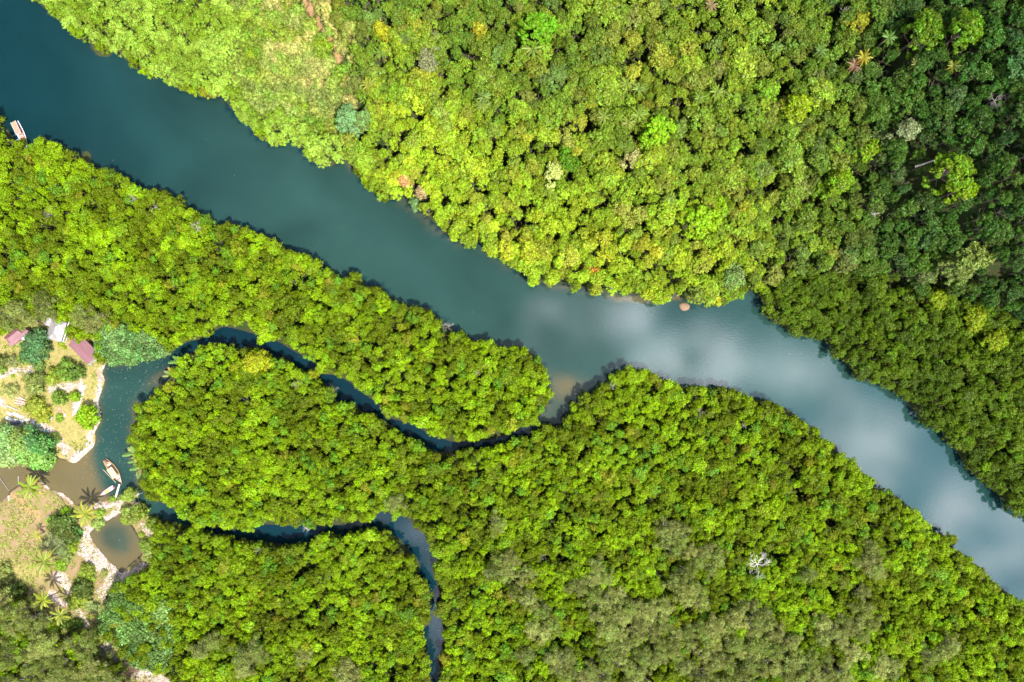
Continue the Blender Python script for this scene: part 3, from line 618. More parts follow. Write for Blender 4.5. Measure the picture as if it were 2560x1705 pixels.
def col_hill(px, py, rnd, rnd2):
    n1 = fbm(px / 90, py / 90, 21, 3)
    pal = np.array([(.10, .165, .010), (.145, .20, .012), (.075, .135, .012), (.185, .235, .016), (.13, .135, .022), (.080, .130, .032), (.225, .205, .020), (.070, .105, .010), (.16, .26, .02), (.16, .15, .045)])
    w = np.array([.2, .2, .14, .14, .09, .07, .04, .07, .03, .02]); k = np.searchsorted(np.cumsum(w) / w.sum(), rnd); k = np.clip(k, 0, len(pal) - 1)
    c = pal[k] * (.85 + .35 * rnd2)[..., None]; c = lerp(c, (.135, .180, .011), .5) * 1.18
    # yellower lower slope, sunlight painted in; eastern slope, shade painted into leaf colour
    low = sstep(430, 40, samp(UPD, px, py)) * sstep(2050, 1700, px) * sstep(850, 1000, px)
    c = lerp(c, c * np.array([1.5, 1.5, .9]) + np.array([.02, .014, .0]), low * .9)
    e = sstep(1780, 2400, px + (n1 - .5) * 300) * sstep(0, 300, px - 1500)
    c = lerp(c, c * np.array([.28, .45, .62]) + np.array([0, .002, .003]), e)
    nw = sstep(.35, .65, fbm(px / 70, py / 70, 31, 2)) * sstep(1600, 1300, px) * sstep(360, 240, py)
    c = lerp(c, c * np.array([.68, .78, .95]), nw)
    return c
def col_olive(px, py, rnd, rnd2): return lerp((.108, .138, .018), (.198, .212, .050), rnd)
def col_teal(px, py, rnd, rnd2):
    t2 = pip(px, py, TEAL2)
    c = lerp((.080, .155, .036), (.150, .245, .066), rnd)
    return lerp(c, lerp((.075, .135, .026), (.14, .225, .050), rnd), t2 * 1.0)
def col_scrub(px, py, rnd, rnd2):
    n = fbm(px / 45, py / 45, 41, 3); n2 = fbm(px / 60, py / 60, 43, 2)
    c = lerp((.19, .27, .012), (.23, .29, .060), np.clip((n - .35) * 3, 0, 1)) * (.7 + .6 * rnd2)[..., None]
    tan = np.clip((n2 - .40) * 4 + (rnd - .5) * 1.4, 0, 1) * sstep(640, 700, px)
    c = lerp(c, (.40, .34, .11), tan * .75)
    return lerp(c, (.13, .24, .02), (rnd2 > .85) * .8)
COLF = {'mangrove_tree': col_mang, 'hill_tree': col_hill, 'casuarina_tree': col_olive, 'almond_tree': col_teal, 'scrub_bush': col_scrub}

T = {}
T['mangrove_tree'] = scatter(lambda a, b: 1.50 + .9 * fbm(a / 40, b / 40, 51, 2), holes(r_mang), 130000, 5.8, 1.5, 1)
T['hill_tree'] = scatter(lambda a, b: 1.9 + 2.1 * fbm(a / 36, b / 36, 52, 2) ** 1.3, holes(r_hill), 90000, 8.8, 1.9, 2)
T['casuarina_tree'] = scatter(lambda a, b: 3.3 + 0 * a, holes(r_olive), 70000, 7.5, 2.2, 3)
T['almond_tree'] = scatter(lambda a, b: 2.1 + 0 * a, r_teal, 70000, 5.0, 1.9, 4)
T['scrub_bush'] = scatter(lambda a, b: 1.35 + 0 * a, r_scrub, 90000, 1.6, 1.0, 5)

# single trees that stand out: photo x, y, crown radius px, colour, look
SPECIAL = [
 (1345, 68, 50, (.075, .26, .010), 'large vivid grass-green tree, broadest crown of the upper middle of the hill forest'),
 (1199, 75, 22, (.30, .27, .010), 'golden-yellow tree standing left of the large vivid grass-green tree'),
 (954, 75, 20, (.30, .30, .010), 'golden-yellow tree near the top of the forest, right of the bare path'),
 (1424, 401, 27, (.055, .19, .010), 'deep vivid green tree behind the pale yellow one on the sunny slope'),
 (1418, 368, 22, (.06, .20, .010), 'smaller deep green tree just above the deep vivid green one'),
 (1383, 435, 27, (.36, .40, .10), 'pale yellow-flowering tree on the sunny slope'),
 (1458, 150, 14, (.30, .26, .020), 'small golden tree right of the large vivid grass-green tree'),
 (1492, 206, 11, (.48, .16, .03), 'small rust-orange tree alone among green crowns of the hill'),
 (1012, 452, 20, (.58, .30, .13), 'salmon-pink tree close to the north bank'),
 (1053, 478, 18, (.46, .32, .17), 'dull pinkish-tan tree just right of the salmon-pink one'),
 (1648, 323, 38, (.13, .36, .012), 'broad bright lime-green tree in the middle of the hill forest'),
 (1620, 345, 24, (.12, .34, .012), 'lime-green tree touching the lower left of the broad bright lime one'),
 (1070, 148, 28, (.17, .18, .075), 'thin greyish-olive tree high in the forest, right of the bare path'),
 (1085, 95, 18, (.18, .20, .07), 'small greyish tree just above the thin greyish-olive one'),
 (1580, 398, 24, (.34, .30, .12), 'dusty tan tree on the middle of the sunny slope'),
 (1755, 552, 50, (.14, .36, .010), 'largest bright lime tree low on the hill, above the river bend'),
 (1795, 515, 22, (.13, .33, .010), 'lime tree at the upper right of the largest bright lime tree'),
 (2321, 74, 46, (.055, .16, .008), 'large dark grass-green tree near the upper right corner'),
 (2421, 70, 40, (.060, .18, .008), 'tall bright green tree right of the large dark grass-green one'),
 (2144, 55, 26, (.20, .20, .010), 'mustard-yellow tree near the top edge, beside a bare white snag'),
 (1996, 266, 32, (.13, .28, .010), 'bright lime tree alone on the dark eastern slope'),
 (2177, 372, 26, (.10, .26, .010), 'fresh green tree left of the fallen grey log'),
 (2414, 418, 46, (.075, .20, .009), 'broad green tree right of the fallen grey log'),
 (2503, 442, 28, (.10, .25, .008), 'bright green tree near the right edge, below the dark hollow'),
 (2103, 448, 32, (.09, .24, .010), 'fresh green tree on the lower eastern slope'),
 (2065, 470, 22, (.09, .23, .010), 'smaller fresh green tree left of its fresh green neighbour'),
 (2270, 325, 28, (.17, .20, .085), 'grey-green fluffy tree on the dark eastern slope'),
 (1922, 222, 28, (.14, .25, .010), 'yellow-green tree high on the eastern slope, left of the lone bright lime one'),
 (2070, 67, 14, (.10, .30, .010), 'small bright green tree left of the mustard-yellow one'),
 (1711, 390, 14, (.34, .30, .010), 'small golden tree at the right end of the sunny slope'),
 (1481, 680, 20, (.55, .24, .03), 'orange-flowering tree at the edge of the north bank'),
 (1323, 630, 30, (.28, .31, .012), 'rounded mustard-green tree at the waterside, left of the orange-flowering one'),
 (1264, 592, 18, (.34, .33, .03), 'yellow-flowering tree at the waterside, left of the mustard-green one'),
 (2400, 670, 44, (.085, .18, .060), 'broad blue-green tree above the mangroves near the right edge'),
 (2440, 640, 32, (.10, .20, .065), 'blue-green tree touching the top of the broad blue-green one'),
 (2310, 690, 24, (.10, .13, .035), 'dusky olive tree left of the broad blue-green tree'),
 (1835, 690, 34, (.13, .20, .045), 'pale grey-green tree over the water where the bank turns'),
 (1745, 735, 24, (.11, .22, .05), 'blue-tinged tree leaning over the water beside the tan rock'),
 (1037, 508, 14, (.14, .24, .08), 'small blue-green shrub-like tree alone on the muddy north bank'),
 (868, 298, 36, (.12, .21, .07), 'dusky blue-green tree between the scrub and the hill forest'),
 (905, 300, 28, (.13, .20, .05), 'dusky green tree right of the dusky blue-green one'),
 (1016, 590, 0, (.2, .2, .01), ''),
 (640, 905, 30, (.25, .27, .006), 'golden-topped mangrove on the north end of the loop island'),
 (2440, 795, 26, (.12, .24, .008), 'lime-green tree amid dark mangroves near the right edge'),
 (2490, 850, 26, (.12, .25, .008), 'lime-green tree below the other lime one near the right edge'),
 (2345, 745, 22, (.11, .23, .008), 'lime-green tree at the top of the dark mangroves, below the dusky olive one'),
 (975, 1585, 0, (.1, .1, .1), ''),
 (979, 1610, 13, (.30, .38, .012), 'small brightest yellow tree beside the narrow channel at the bottom'),
]
SPECIAL = [s for s in SPECIAL if s[2] > 0]
def crop(t, x, y, r_): return t[(t[:, 0] - x) ** 2 + (t[:, 1] - y) ** 2 > r_ * r_]
spec_pos = []
def solve(px, py, hgt):
    """ground point whose crown, hgt above it, shows at px, py"""
    z = 0.0
    for _ in range(12):
        x, y, _z = W(px, py, z + hgt); z = float(ground_h(np.array([x]), np.array([y]))[0])
    return x, y, z
for (px, py, r_, c, lab) in SPECIAL:
    if c[0] > 1.02 * c[1]: c = tuple(.7 * u + .3 * w_ for u, w_ in zip(c, (.15, .17, .02)))
    if c[1] > 1.9 * c[0]: c = (c[0] * 1.45, c[1] * .92, c[2] * .5)
    k = 'mangrove_tree' if (not pip([px], [py], HILL)[0]) else 'hill_tree'
    base = KINDS[k]; R = r_ / 7.5 * (H - 25) / H if k == 'hill_tree' else r_ / 7.5
    s_ = R / base['R']; hs = min(max(s_ ** .6, .7), 1.35)
    x, y, z = solve(px, py, base['h'] * .8 * hs)
    for kk in ('hill_tree', 'mangrove_tree'): T[kk] = crop(T[kk], x, y, R * .8)
    spec_pos.append((k, x, y, z, s_, hs, c, lab))

# ------------------------------------------------------------------ individual trees and the rest of the forest
GROUPS = {}
def put_tree(kind, var, x, y, z, rz, s, hs, c, label, group, cat='tree', name=None):
    K = KINDS[kind]
    o = thing(name or kind, label, cat, (x, y, z), rz, group)
    cr = link('crown', K['crowns'][var % len(K['crowns'])], o); cr.scale = (s, s, hs); cr['leaf_col'] = [float(v) for v in c]
    tr = link('trunk', K['trunks'][var % len(K['trunks'])], o); tr.scale = (hs, hs, hs)
    return o
PROTO = {}
N_IND = {'mangrove_tree': 290, 'hill_tree': 290, 'casuarina_tree': 400, 'almond_tree': 400, 'scrub_bush': 250}

LANDMARKS = [
 # photo x, y, phrase
 (40, 335, "the covered boat"), (226, 385, "the spit's leaning tree"), (478, 545, "the spit's notch"), (700, 610, "the spit's river side"),
 (877, 685, 'the small cape of the spit'), (1045, 772, 'the grey snag on the spit'), (1200, 862, "the spit's shaded bay"), (1365, 950, 'the rounded tip of the spit'), (1300, 1065, 'the creek mouth'),
 (1136, 1115, 'the narrowest part of the creek'), (968, 1040, 'the creek\'s straight reach'), (836, 990, 'the fallen twigs at the creek bend'), (740, 885, 'the upper creek bend'), (600, 825, 'the dark head of the creek'),
 (450, 880, 'the blue-green almond grove'), (384, 985, "the muddy island corner"), (327, 1090, 'the loop island\'s west shore'), (335, 1160, 'the nipa palms'), (300, 1205, 'the moored orange boat'),
 (378, 1280, 'the dark lagoon outlet'), (500, 1312, 'the dark back channel'), (690, 1335, "the back channel's middle"), (960, 1280, "the back channel's bright bend"), (1090, 1400, 'the fork of the back channel'),
 (1095, 1540, 'the thin southern channel'), (1070, 1680, "the thin channel's lower end"), (1458, 990, "the bay beyond the creek mouth"), (1590, 925, 'the headland'), (1750, 965, "the cloud-lit reach"),
 (1945, 1015, 'the south bank past the headland'), (2090, 1120, "the south bank's bulge"), (2270, 1265, 'the lower south bank'), (2385, 1360, "the overhanging feathery tree"), (2500, 1470, "the south bank's lower end"),
 (110, 10, "the north bank's upper end"), (235, 125, 'the twin bushes on the north bank'), (440, 215, 'the north bank under the lime trees'), (560, 240, 'the small muddy gap in the north bank'), (740, 350, 'the grey twigs on the north bank'),
 (875, 400, 'the red mud inlet of the north bank'), (1012, 452, 'the salmon-pink tree'), (1130, 590, "the orange mud strip"), (1323, 630, 'the mustard-green tree'), (1481, 680, 'the orange-flowering tree'), (1711, 765, 'the tan rock'),
 (1890, 722, "the north bank's sharp corner"), (2010, 840, 'the dark mangroves after the corner'), (2130, 920, "the right bank midway"), (2280, 1020, "the right bank facing the bulge"), (2420, 1170, 'the lower right bank'), (2530, 1270, "the right bank's frame edge"),
 (815, 90, 'the bare dirt path'), (1345, 68, 'the large vivid grass-green tree'), (1199, 75, 'the golden-yellow tree'), (1492, 206, 'the rust-orange tree'), (1383, 435, 'the pale yellow-flowering tree'), (1648, 323, 'the broad bright lime tree'),
 (1070, 148, 'the thin greyish-olive tree'), (1755, 552, 'the largest lime tree'), (1996, 266, "the lone lime tree"), (2144, 55, 'the mustard-yellow tree'), (2321, 74, 'the large dark grass-green tree'), (2340, 398, 'the fallen grey log'),
 (2503, 442, 'the dark hollow'), (2270, 325, 'the grey-green fluffy tree'), (2400, 670, 'the broad blue-green tree'), (2103, 448, 'the fresh green pair'), (922, 214, "the star-shaped palm"), (1209, 248, "the two hollow palms"),
 (1900, 1417, 'the bare white tree'), (1353, 1394, 'the pinkish dead brush'), (1340, 1605, "the bottom forest's dark gap"), (1725, 1390, 'the olive casuarina strip'), (1550, 1540, 'the big olive casuarina patch'), (1885, 1560, "the bottom-right casuarinas"),
 (138, 823, 'the grey-roofed house'), (40, 845, 'the small red-roofed house'), (208, 875, 'the large red-roofed house'), (290, 1350, 'the diamond-shaped pond'), (109, 1501, 'the tall yellow palm'), (285, 1540, "the almond grove's left gap"), (345, 1570, 'the lower almond grove'),
]
LMA = np.array([(a, b) for a, b, c in LANDMARKS], float)
ORD = ['nearest', 'second', 'third', 'fourth', 'fifth', 'sixth', 'seventh', 'eighth', 'ninth', 'tenth', 'eleventh', 'twelfth', 'thirteenth', 'fourteenth', 'fifteenth', 'sixteenth', 'seventeenth', 'eighteenth', 'nineteenth', 'twentieth']
DIRS = ['right of', 'above and right of', 'above', 'above and left of', 'left of', 'below and left of', 'below', 'below and right of']
def colour_word(c):
    r_, g_, b_ = c; l_ = .3 * r_ + .6 * g_
    if b_ > .35 * g_ and r_ > .85 * g_: return 'greyish olive'
    if b_ > .25 * g_: return 'blue-green'
    if r_ > g_ * 1.02: return 'golden'
    if r_ > g_ * .82: return 'olive-brown' if l_ < .12 else 'mustard-green'
    if g_ > r_ * 1.75: return 'fresh green' if l_ > .09 else 'dark green'
    return 'yellow-green' if l_ > .125 else ('mid green' if l_ > .085 else 'dark green')
_cnt = {}
def locate(px, py, head):
    d = np.hypot(LMA[:, 0] - px, LMA[:, 1] - py); k = int(np.argmin(d))
    a = math.atan2(-(py - LMA[k, 1]), px - LMA[k, 0]); q = int(round(a / (math.pi / 4))) % 8
    return k, q, float(d[k])
def label_all(items):
    """items: dicts with px, py, head; trees are told apart by look and by order outward from a landmark"""
    buckets = {}
    for it in items:
        k, q, d = locate(it['px'], it['py'], it['head']); it['d'] = d
        buckets.setdefault((it['head'], k, q), []).append(it)
    for (head, k, q), v in buckets.items():
        v.sort(key=lambda t: t['d'])
        for i, it in enumerate(v):
            it['n'] = len(v)
            o = '' if len(v) == 1 else ORD[min(i, 19)] + ' '
            it['label'] = f"{o}{head} {DIRS[q]} {LANDMARKS[k][2]}"
            if len(it['label'].split()) > 16: it['label'] = it['label'].replace(" at the waterside", " waterside").replace(" waterside", "")

def stuff_nodes(name, kind, P_, cols, var, rot, scl, hsc, proto_objs, trunk_obj, label):
    """ONE object: a mesh of points, each point carries a crown (and a trunk) by geometry nodes"""
    me = bpy.data.meshes.new(name); me.vertices.add(len(P_)); me.vertices.foreach_set('co', P_.astype(np.float32).ravel())
    def at(nm, typ, data):
        a = me.attributes.new(nm, typ, 'POINT'); a.data.foreach_set({'FLOAT': 'value', 'INT': 'value', 'FLOAT_VECTOR': 'vector', 'FLOAT_COLOR': 'color'}[typ], data)
    at('leaf_col', 'FLOAT_VECTOR', cols.astype(np.float32).ravel()); at('var', 'INT', var.astype(np.int32))
    at('rot', 'FLOAT_VECTOR', np.stack([rot[:, 0], rot[:, 1], rot[:, 2]], 1).astype(np.float32).ravel()); at('scl', 'FLOAT_VECTOR', np.stack([scl, scl, hsc], 1).astype(np.float32).ravel())
    me.materials.append(LEAF); me.materials.append(BARK)
    o = link(name, me); tag(o, label, None, None, 'stuff')
    ng = bpy.data.node_groups.new(name, 'GeometryNodeTree'); ng.interface.new_socket('Geometry', in_out='INPUT', socket_type='NodeSocketGeometry'); ng.interface.new_socket('Geometry', in_out='OUTPUT', socket_type='NodeSocketGeometry')
    N = ng.nodes; L = ng.links; gi = N.new('NodeGroupInput'); go = N.new('NodeGroupOutput')
    join = N.new('GeometryNodeJoinGeometry')
    for q in proto_objs:
        oi = N.new('GeometryNodeObjectInfo'); oi.transform_space = 'ORIGINAL'; oi.inputs['Object'].default_value = q
        g2 = N.new('GeometryNodeGeometryToInstance'); L.new(oi.outputs['Geometry'], g2.inputs[0]); L.new(g2.outputs[0], join.inputs[0])
    def na(nm, dt):
        a = N.new('GeometryNodeInputNamedAttribute'); a.data_type = dt; a.inputs['Name'].default_value = nm; return a.outputs['Attribute']
    iop = N.new('GeometryNodeInstanceOnPoints'); L.new(gi.outputs[0], iop.inputs['Points']); L.new(join.outputs[0], iop.inputs['Instance'])
    iop.inputs['Pick Instance'].default_value = True; L.new(na('var', 'INT'), iop.inputs['Instance Index'])
    e2r = N.new('FunctionNodeEulerToRotation'); L.new(na('rot', 'FLOAT_VECTOR'), e2r.inputs[0]); L.new(e2r.outputs[0], iop.inputs['Rotation']); L.new(na('scl', 'FLOAT_VECTOR'), iop.inputs['Scale'])
    oi = N.new('GeometryNodeObjectInfo'); oi.transform_space = 'ORIGINAL'; oi.inputs['Object'].default_value = trunk_obj
    g2 = N.new('GeometryNodeGeometryToInstance'); L.new(oi.outputs['Geometry'], g2.inputs[0])
    io2 = N.new('GeometryNodeInstanceOnPoints'); L.new(gi.outputs[0], io2.inputs['Points']); L.new(g2.outputs[0], io2.inputs['Instance'])
    out = N.new('GeometryNodeJoinGeometry'); L.new(iop.outputs[0], out.inputs[0]); L.new(io2.outputs[0], out.inputs[0]); L.new(out.outputs[0], go.inputs[0])
    md = o.modifiers.new('crowns', 'NODES'); md.node_group = ng
    return o

NOUN = {'mangrove_tree': 'mangrove', 'hill_tree': 'forest tree', 'casuarina_tree': 'feathery casuarina', 'almond_tree': 'round-leaved almond tree', 'scrub_bush': 'scrub bush'}
GRP = {'mangrove_tree': 'mangroves along the river and creeks', 'hill_tree': 'broadleaf trees of the hill forest', 'casuarina_tree': 'feathery olive casuarinas', 'almond_tree': 'blue-green almond grove trees', 'scrub_bush': 'pale scrub on the open slope'}
STUFF = {'mangrove_tree': ('mangrove_forest', 'dense yellow-green mangrove canopy filling the islands and banks'), 'hill_tree': ('hill_forest', 'mixed green broadleaf canopy covering the hillside'),
         'casuarina_tree': ('casuarina_forest', 'further feathery olive canopy'), 'almond_tree': ('almond_forest', 'further almond canopy'), 'scrub_bush': ('scrub_vegetation', 'low pale scrub covering the open slope beside the dirt path')}
spec_obj = {}
for kind in ('mangrove_tree', 'hill_tree', 'casuarina_tree', 'almond_tree', 'scrub_bush'):
    t = T[kind]; K = KINDS[kind]; r = np.random.default_rng(hash(kind) % 1000 if False else len(kind) * 7)
    n = len(t); rnd = r.uniform(size=n); rnd2 = r.uniform(size=n)
    px, py = t[:, 3], t[:, 4]
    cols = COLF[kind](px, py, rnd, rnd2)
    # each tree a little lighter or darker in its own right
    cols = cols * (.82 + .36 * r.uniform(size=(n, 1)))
    nv = len(K['crowns']); var = r.integers(0, nv, n)
    s = r.uniform(.57, .92, n) * np.where(r.uniform(size=n) > .93, 1.3, 1); hs = r.uniform(.86, 1.12, n) * np.where(s > 1.05, 1.1, 1)
    if kind in ('casuarina_tree', 'almond_tree', 'scrub_bush'): s = s * 1.4
    if kind == 'scrub_bush': s = r.uniform(.5, 1.35, n); hs = s * r.uniform(.8, 1.5, n)
    if kind == 'hill_tree': s = r.uniform(.5, .95, n) * np.where(r.uniform(size=n) > .93, 1.55, 1); hs = .95 * s ** .18 * r.uniform(.92, 1.08, n)
    if kind == 'mangrove_tree':
        w = wsd(px, py) < 30; hs = np.where(w, hs * .9, hs)
    rot = np.stack([r.normal(0, .05, n), r.normal(0, .05, n), r.uniform(0, 6.283, n)], 1)
    vis = (px > 5) & (px < 2555) & (py > 5) & (py < 1700)
    bank = np.abs(wsd(px, py)) < 24
    persp = s * (H / (H - t[:, 2] - 6))
    score = persp + 1.2 * bank + (0 if kind != 'mangrove_tree' else 0)
    if kind == 'hill_tree': score = persp + .35 * bank
    score = np.where(vis, score, -9)
    order = np.argsort(-score)
    m = min(N_IND[kind], int(vis.sum()))
    if n == 0: continue
    ind = order[:m]; rest = order[m:]
    heads = []
    items = []
    for i in ind:
        head = f"{colour_word(cols[i])} {NOUN[kind]}" + (' at the waterside' if kind == 'mangrove_tree' and bank[i] else '')
        items.append(dict(px=px[i], py=py[i], head=head, i=i))
    label_all(items)
    firsts = {}
    for it in items:
        i = it['i']
        o = put_tree(kind, int(var[i]), t[i, 0], t[i, 1], t[i, 2] - .1, float(rot[i, 2]), float(s[i]), float(hs[i]), cols[i], it['label'], GRP[kind], 'bush' if kind == 'scrub_bush' else 'tree')
        firsts.setdefault(int(var[i]) % nv, o)
    if len(rest) > 0:
        protos = []
        for k in range(nv):
            o = firsts.get(k) or next(iter(firsts.values()))
            protos.append([c for c in o.children if c.name.startswith('crown')][0])
        trunk = [c for c in protos[0].parent.children if c.name.startswith('trunk')][0]
        nm, lab = STUFF[kind]
        stuff_nodes(nm, kind, t[rest][:, :3] - (0, 0, .1), cols[rest], var[rest], rot[rest], s[rest], hs[rest], protos, trunk, lab)
    print('bucket', max(i_['n'] for i_ in items), 'words', max(len(i_['label'].split()) for i_ in items))
    print(kind, n, 'individual', m, 'visible', int(vis.sum()))
for j, (k, x, y, z, s_, hs, c, lab) in enumerate(spec_pos):
    if s_ > 1.35:
        # a broad crown of its own, with the limbs the photo shows
        R = s_ * KINDS[k]['R']; h_ = KINDS[k]['h'] * hs
        me = crown_mesh('broad_crown', 700 + j, R * .9, h_ * .55, h_ * .9, int(19 * s_ ** 1.7), 1.0, 85, .42, skirt=.2, ragged=.12, sub=6)
        o = thing(k, lab, 'tree', (x, y, z - .1), 0, GRP[k]); cr = link('crown', me, o); cr['leaf_col'] = list(c)
        tr = link('trunk', KINDS[k]['trunks'][0], o); tr.scale = (1.4, 1.4, 1.1)
    else:
        put_tree(k, j, x, y, z - .1, j * 1.3, s_, hs, c, lab, GRP[k])

# ------------------------------------------------------------------ palms
def frond_mesh(name, L_, seed, up=.55, droop=1.0, nl=30, wl=.10, ll=.70):
    """an arching leaf stalk with two rows of hanging leaflets, along +X"""
    r = np.random.default_rng(seed); V = []; Q = []; n0 = 0
    def sp(t): return np.array([L_ * t * (1 - .12 * t), 0, L_ * (up * t - droop * .62 * t * t)])
    ts = np.linspace(0, 1, 9)
    for i in range(8):
        a, b = sp(ts[i]), sp(ts[i + 1]); w = .05 * (1 - ts[i]) + .02
        for s in (-1, 1):
            V += [a + (0, 0, .0), b + (0, 0, .0), b + (0, s * w, .03), a + (0, s * w, .03)]; Q.append([n0, n0 + 1, n0 + 2, n0 + 3]); n0 += 4
    for i in range(nl):
        t = .12 + .88 * (i + .5) / nl; p = sp(t); l_ = ll * (math.sin(math.pi * min(1, .12 + t * .86)) ** .6) * r.uniform(.85, 1.1)
        for s in (-1, 1):
            f = .55 + .5 * t; d = np.array([f * .8, s, -.28 + r.uniform(-.12, .1)]); d /= np.linalg.norm(d)
            e = p + d * l_; wv = np.array([wl * .5, 0, 0]); m_ = p + d * l_ * .5 + (0, 0, .05)
            V += [p - wv, p + wv, m_ + wv * 1.1, m_ - wv * 1.1, e + wv * .25 + (0, 0, -.12 * l_), e - wv * .25 + (0, 0, -.12 * l_)]
            Q += [[n0, n0 + 1, n0 + 2, n0 + 3], [n0 + 3, n0 + 2, n0 + 4, n0 + 5]]; n0 += 6
    me = np_mesh(name, np.array(V), np.array(Q), LEAF, {'tint': ('FACE', r.uniform(.2, .9, len(Q))), 'lobe': ('FACE', np.full(len(Q), r.uniform(.3, .7)))})
    return me
FROND = [frond_mesh('palm_frond', 3.9, 1, .62), frond_mesh('palm_frond', 3.9, 2, .35, 1.0), frond_mesh('palm_frond', 3.9, 3, .95, .9)]
NIPA = [frond_mesh('nipa_frond', 4.2, 4, 1.5, 1.0, 30, .2, 1.0), frond_mesh('nipa_frond', 4.2, 5, .9, .9, 30, .2, 1.0)]
def palm_trunk(h, lean):
    b = MB(); n = 9
    pts = [(lean[0] * (i / (n - 1)) ** 1.6, lean[1] * (i / (n - 1)) ** 1.6, -.4 + (h + .4) * i / (n - 1)) for i in range(n)]
    b.tube(pts, [.24 - .1 * i / (n - 1) + (.02 if i % 2 else 0) for i in range(n)], 8); return b.mesh('palm_trunk', BARK), pts[-1]
def palm(px, py, r_px, h, c, label, nf=17, seed=0, lean=None, name='palm_tree', grp='palm trees'):
    r = random.Random(seed); s = r_px / 7.5 / 3.9 * .98
    x, y, z = solve(px, py, h); lean = lean or (r.uniform(-.6, .6), r.uniform(-.6, .6))
    o = thing(name, label, 'palm tree', (x - lean[0], y - lean[1], z), 0, grp)
    me, top = palm_trunk(h, lean); link('trunk', me, o)
    for i in range(nf):
        a = 2.39996 * i + r.uniform(-.25, .25); k = (2 if i < nf * .3 else (0 if i < nf * .7 else 1))
        f = link('frond', FROND[k], o, top, a); f.scale = (s * r.uniform(.85, 1.1), s * r.uniform(.6, .8), s); f.rotation_euler = (r.uniform(-.2, .2), 0, a)
        q = r.uniform(.75, 1.25); f['leaf_col'] = [c[0] * q * (.85 if k == 1 else .62), c[1] * q * .64, c[2] * q * .6]
    return o
PG = (.20, .30, .035); PY = (.34, .36, .04)
palm(76, 1218, 36, 7.0, (.26, .34, .03), 'coconut palm on the inlet\'s grassy bank, westernmost of the clearing', 19, 1)
palm(212, 1285, 34, 6.5, (.30, .33, .035), 'coconut palm beside the sandy bar between inlet and pond', 17, 2)
palm(92, 1337, 15, 3.2, (.34, .37, .03), 'small young palm at the left edge of the dark bush', 12, 3)
palm(112, 1403, 36, 6.5, (.25, .30, .04), 'large drooping coconut palm below the dark bush, in the dry grass', 20, 4)
palm(109, 1499, 27, 8.5, (.33, .38, .03), 'tall yellow palm casting a star-shaped shade above it', 16, 5)
palm(150, 1538, 27, 7.5, (.30, .33, .05), 'palm with pale drooping fronds below the tall yellow palm', 15, 6)
palm(229, 1540, 12, 3.0, (.30, .33, .03), 'tiny palm beside the light sand patch near the lower almond grove', 11, 7)
palm(130, 1607, 24, 7.0, (.33, .38, .02), 'yellow-green palm amid the olive trees of the bottom left', 15, 8)
palm(262, 1594, 19, 4.5, (.28, .33, .03), 'palm at the foot of the lower almond grove', 13, 9)
palm(92, 1562, 16, 5.0, (.30, .36, .02), 'small bright palm at the left edge of the olive trees', 12, 10)
hp = [(951, 133, 18, PG, 'palm at the left edge of the hill forest, below the golden-yellow tree'), (922, 213, 21, PY, 'pale star-shaped palm between the scrub and the hill forest'), (1012, 96, 18, (.16, .24, .05), 'dusky palm in the shade left of the thin greyish-olive tree'),
      (1332, 122, 28, (.24, .32, .05), 'wide palm just below the large vivid grass-green tree'), (1209, 243, 20, (.19, .29, .05), 'palm in the shady hollow of the forest, upper one of two'), (1206, 264, 20, (.24, .32, .05), 'palm in the shady hollow of the forest, lower one of two'),
      (1509, 292, 20, (.25, .33, .05), 'palm left of the broad bright lime tree, leftmost of its trio'), (1597, 288, 20, (.25, .34, .04), 'palm left of the broad bright lime tree, upper one of its trio'), (1570, 307, 19, (.28, .33, .05), 'palm left of the broad bright lime tree, lowest of its trio'),
      (1566, 209, 18, (.26, .35, .04), 'palm right of the rust-orange tree, left one of a pair'), (1597, 222, 18, (.22, .32, .05), 'palm right of the rust-orange tree, right one of a pair'), (2222, 94, 18, (.17, .30, .06), 'fresh palm on the dark slope, right of the mustard-yellow tree'),
      (2051, 126, 16, (.17, .28, .06), 'palm left of the mustard-yellow tree'), (2159, 143, 20, (.42, .36, .03), 'yellowing palm below the mustard-yellow tree'), (2137, 164, 20, (.36, .20, .13), 'withered brown palm beside the yellowing palm'),
      (1778, 13, 17, (.34, .24, .12), 'half-withered palm near the top edge of the forest'), (1940, 118, 16, (.18, .30, .05), 'palm near the head of the dark slope, left of its neighbour palm'), (1792, 230, 20, (.24, .34, .04), 'palm between the broad lime tree and the dark slope'), (1748, 245, 16, (.22, .32, .04), 'smaller palm left of the palm by the dark slope'),
      (2384, 164, 16, (.24, .27, .03), 'dull yellow palm between the two large dark green trees'), (2300, 55, 14, (.18, .28, .03), 'palm at the top left of the large dark grass-green tree'), (1425, 105, 0, PG, ''), (2290, 160, 14, (.30, .26, .06), 'pale palm below the large dark grass-green tree')]
for i, (a, b, r_, c, lab) in enumerate(hp):
    if r_: palm(a, b, r_, 11.5, tuple(.8 * u for u in c), lab, 16, 30 + i, grp='palms poking through the hill forest')
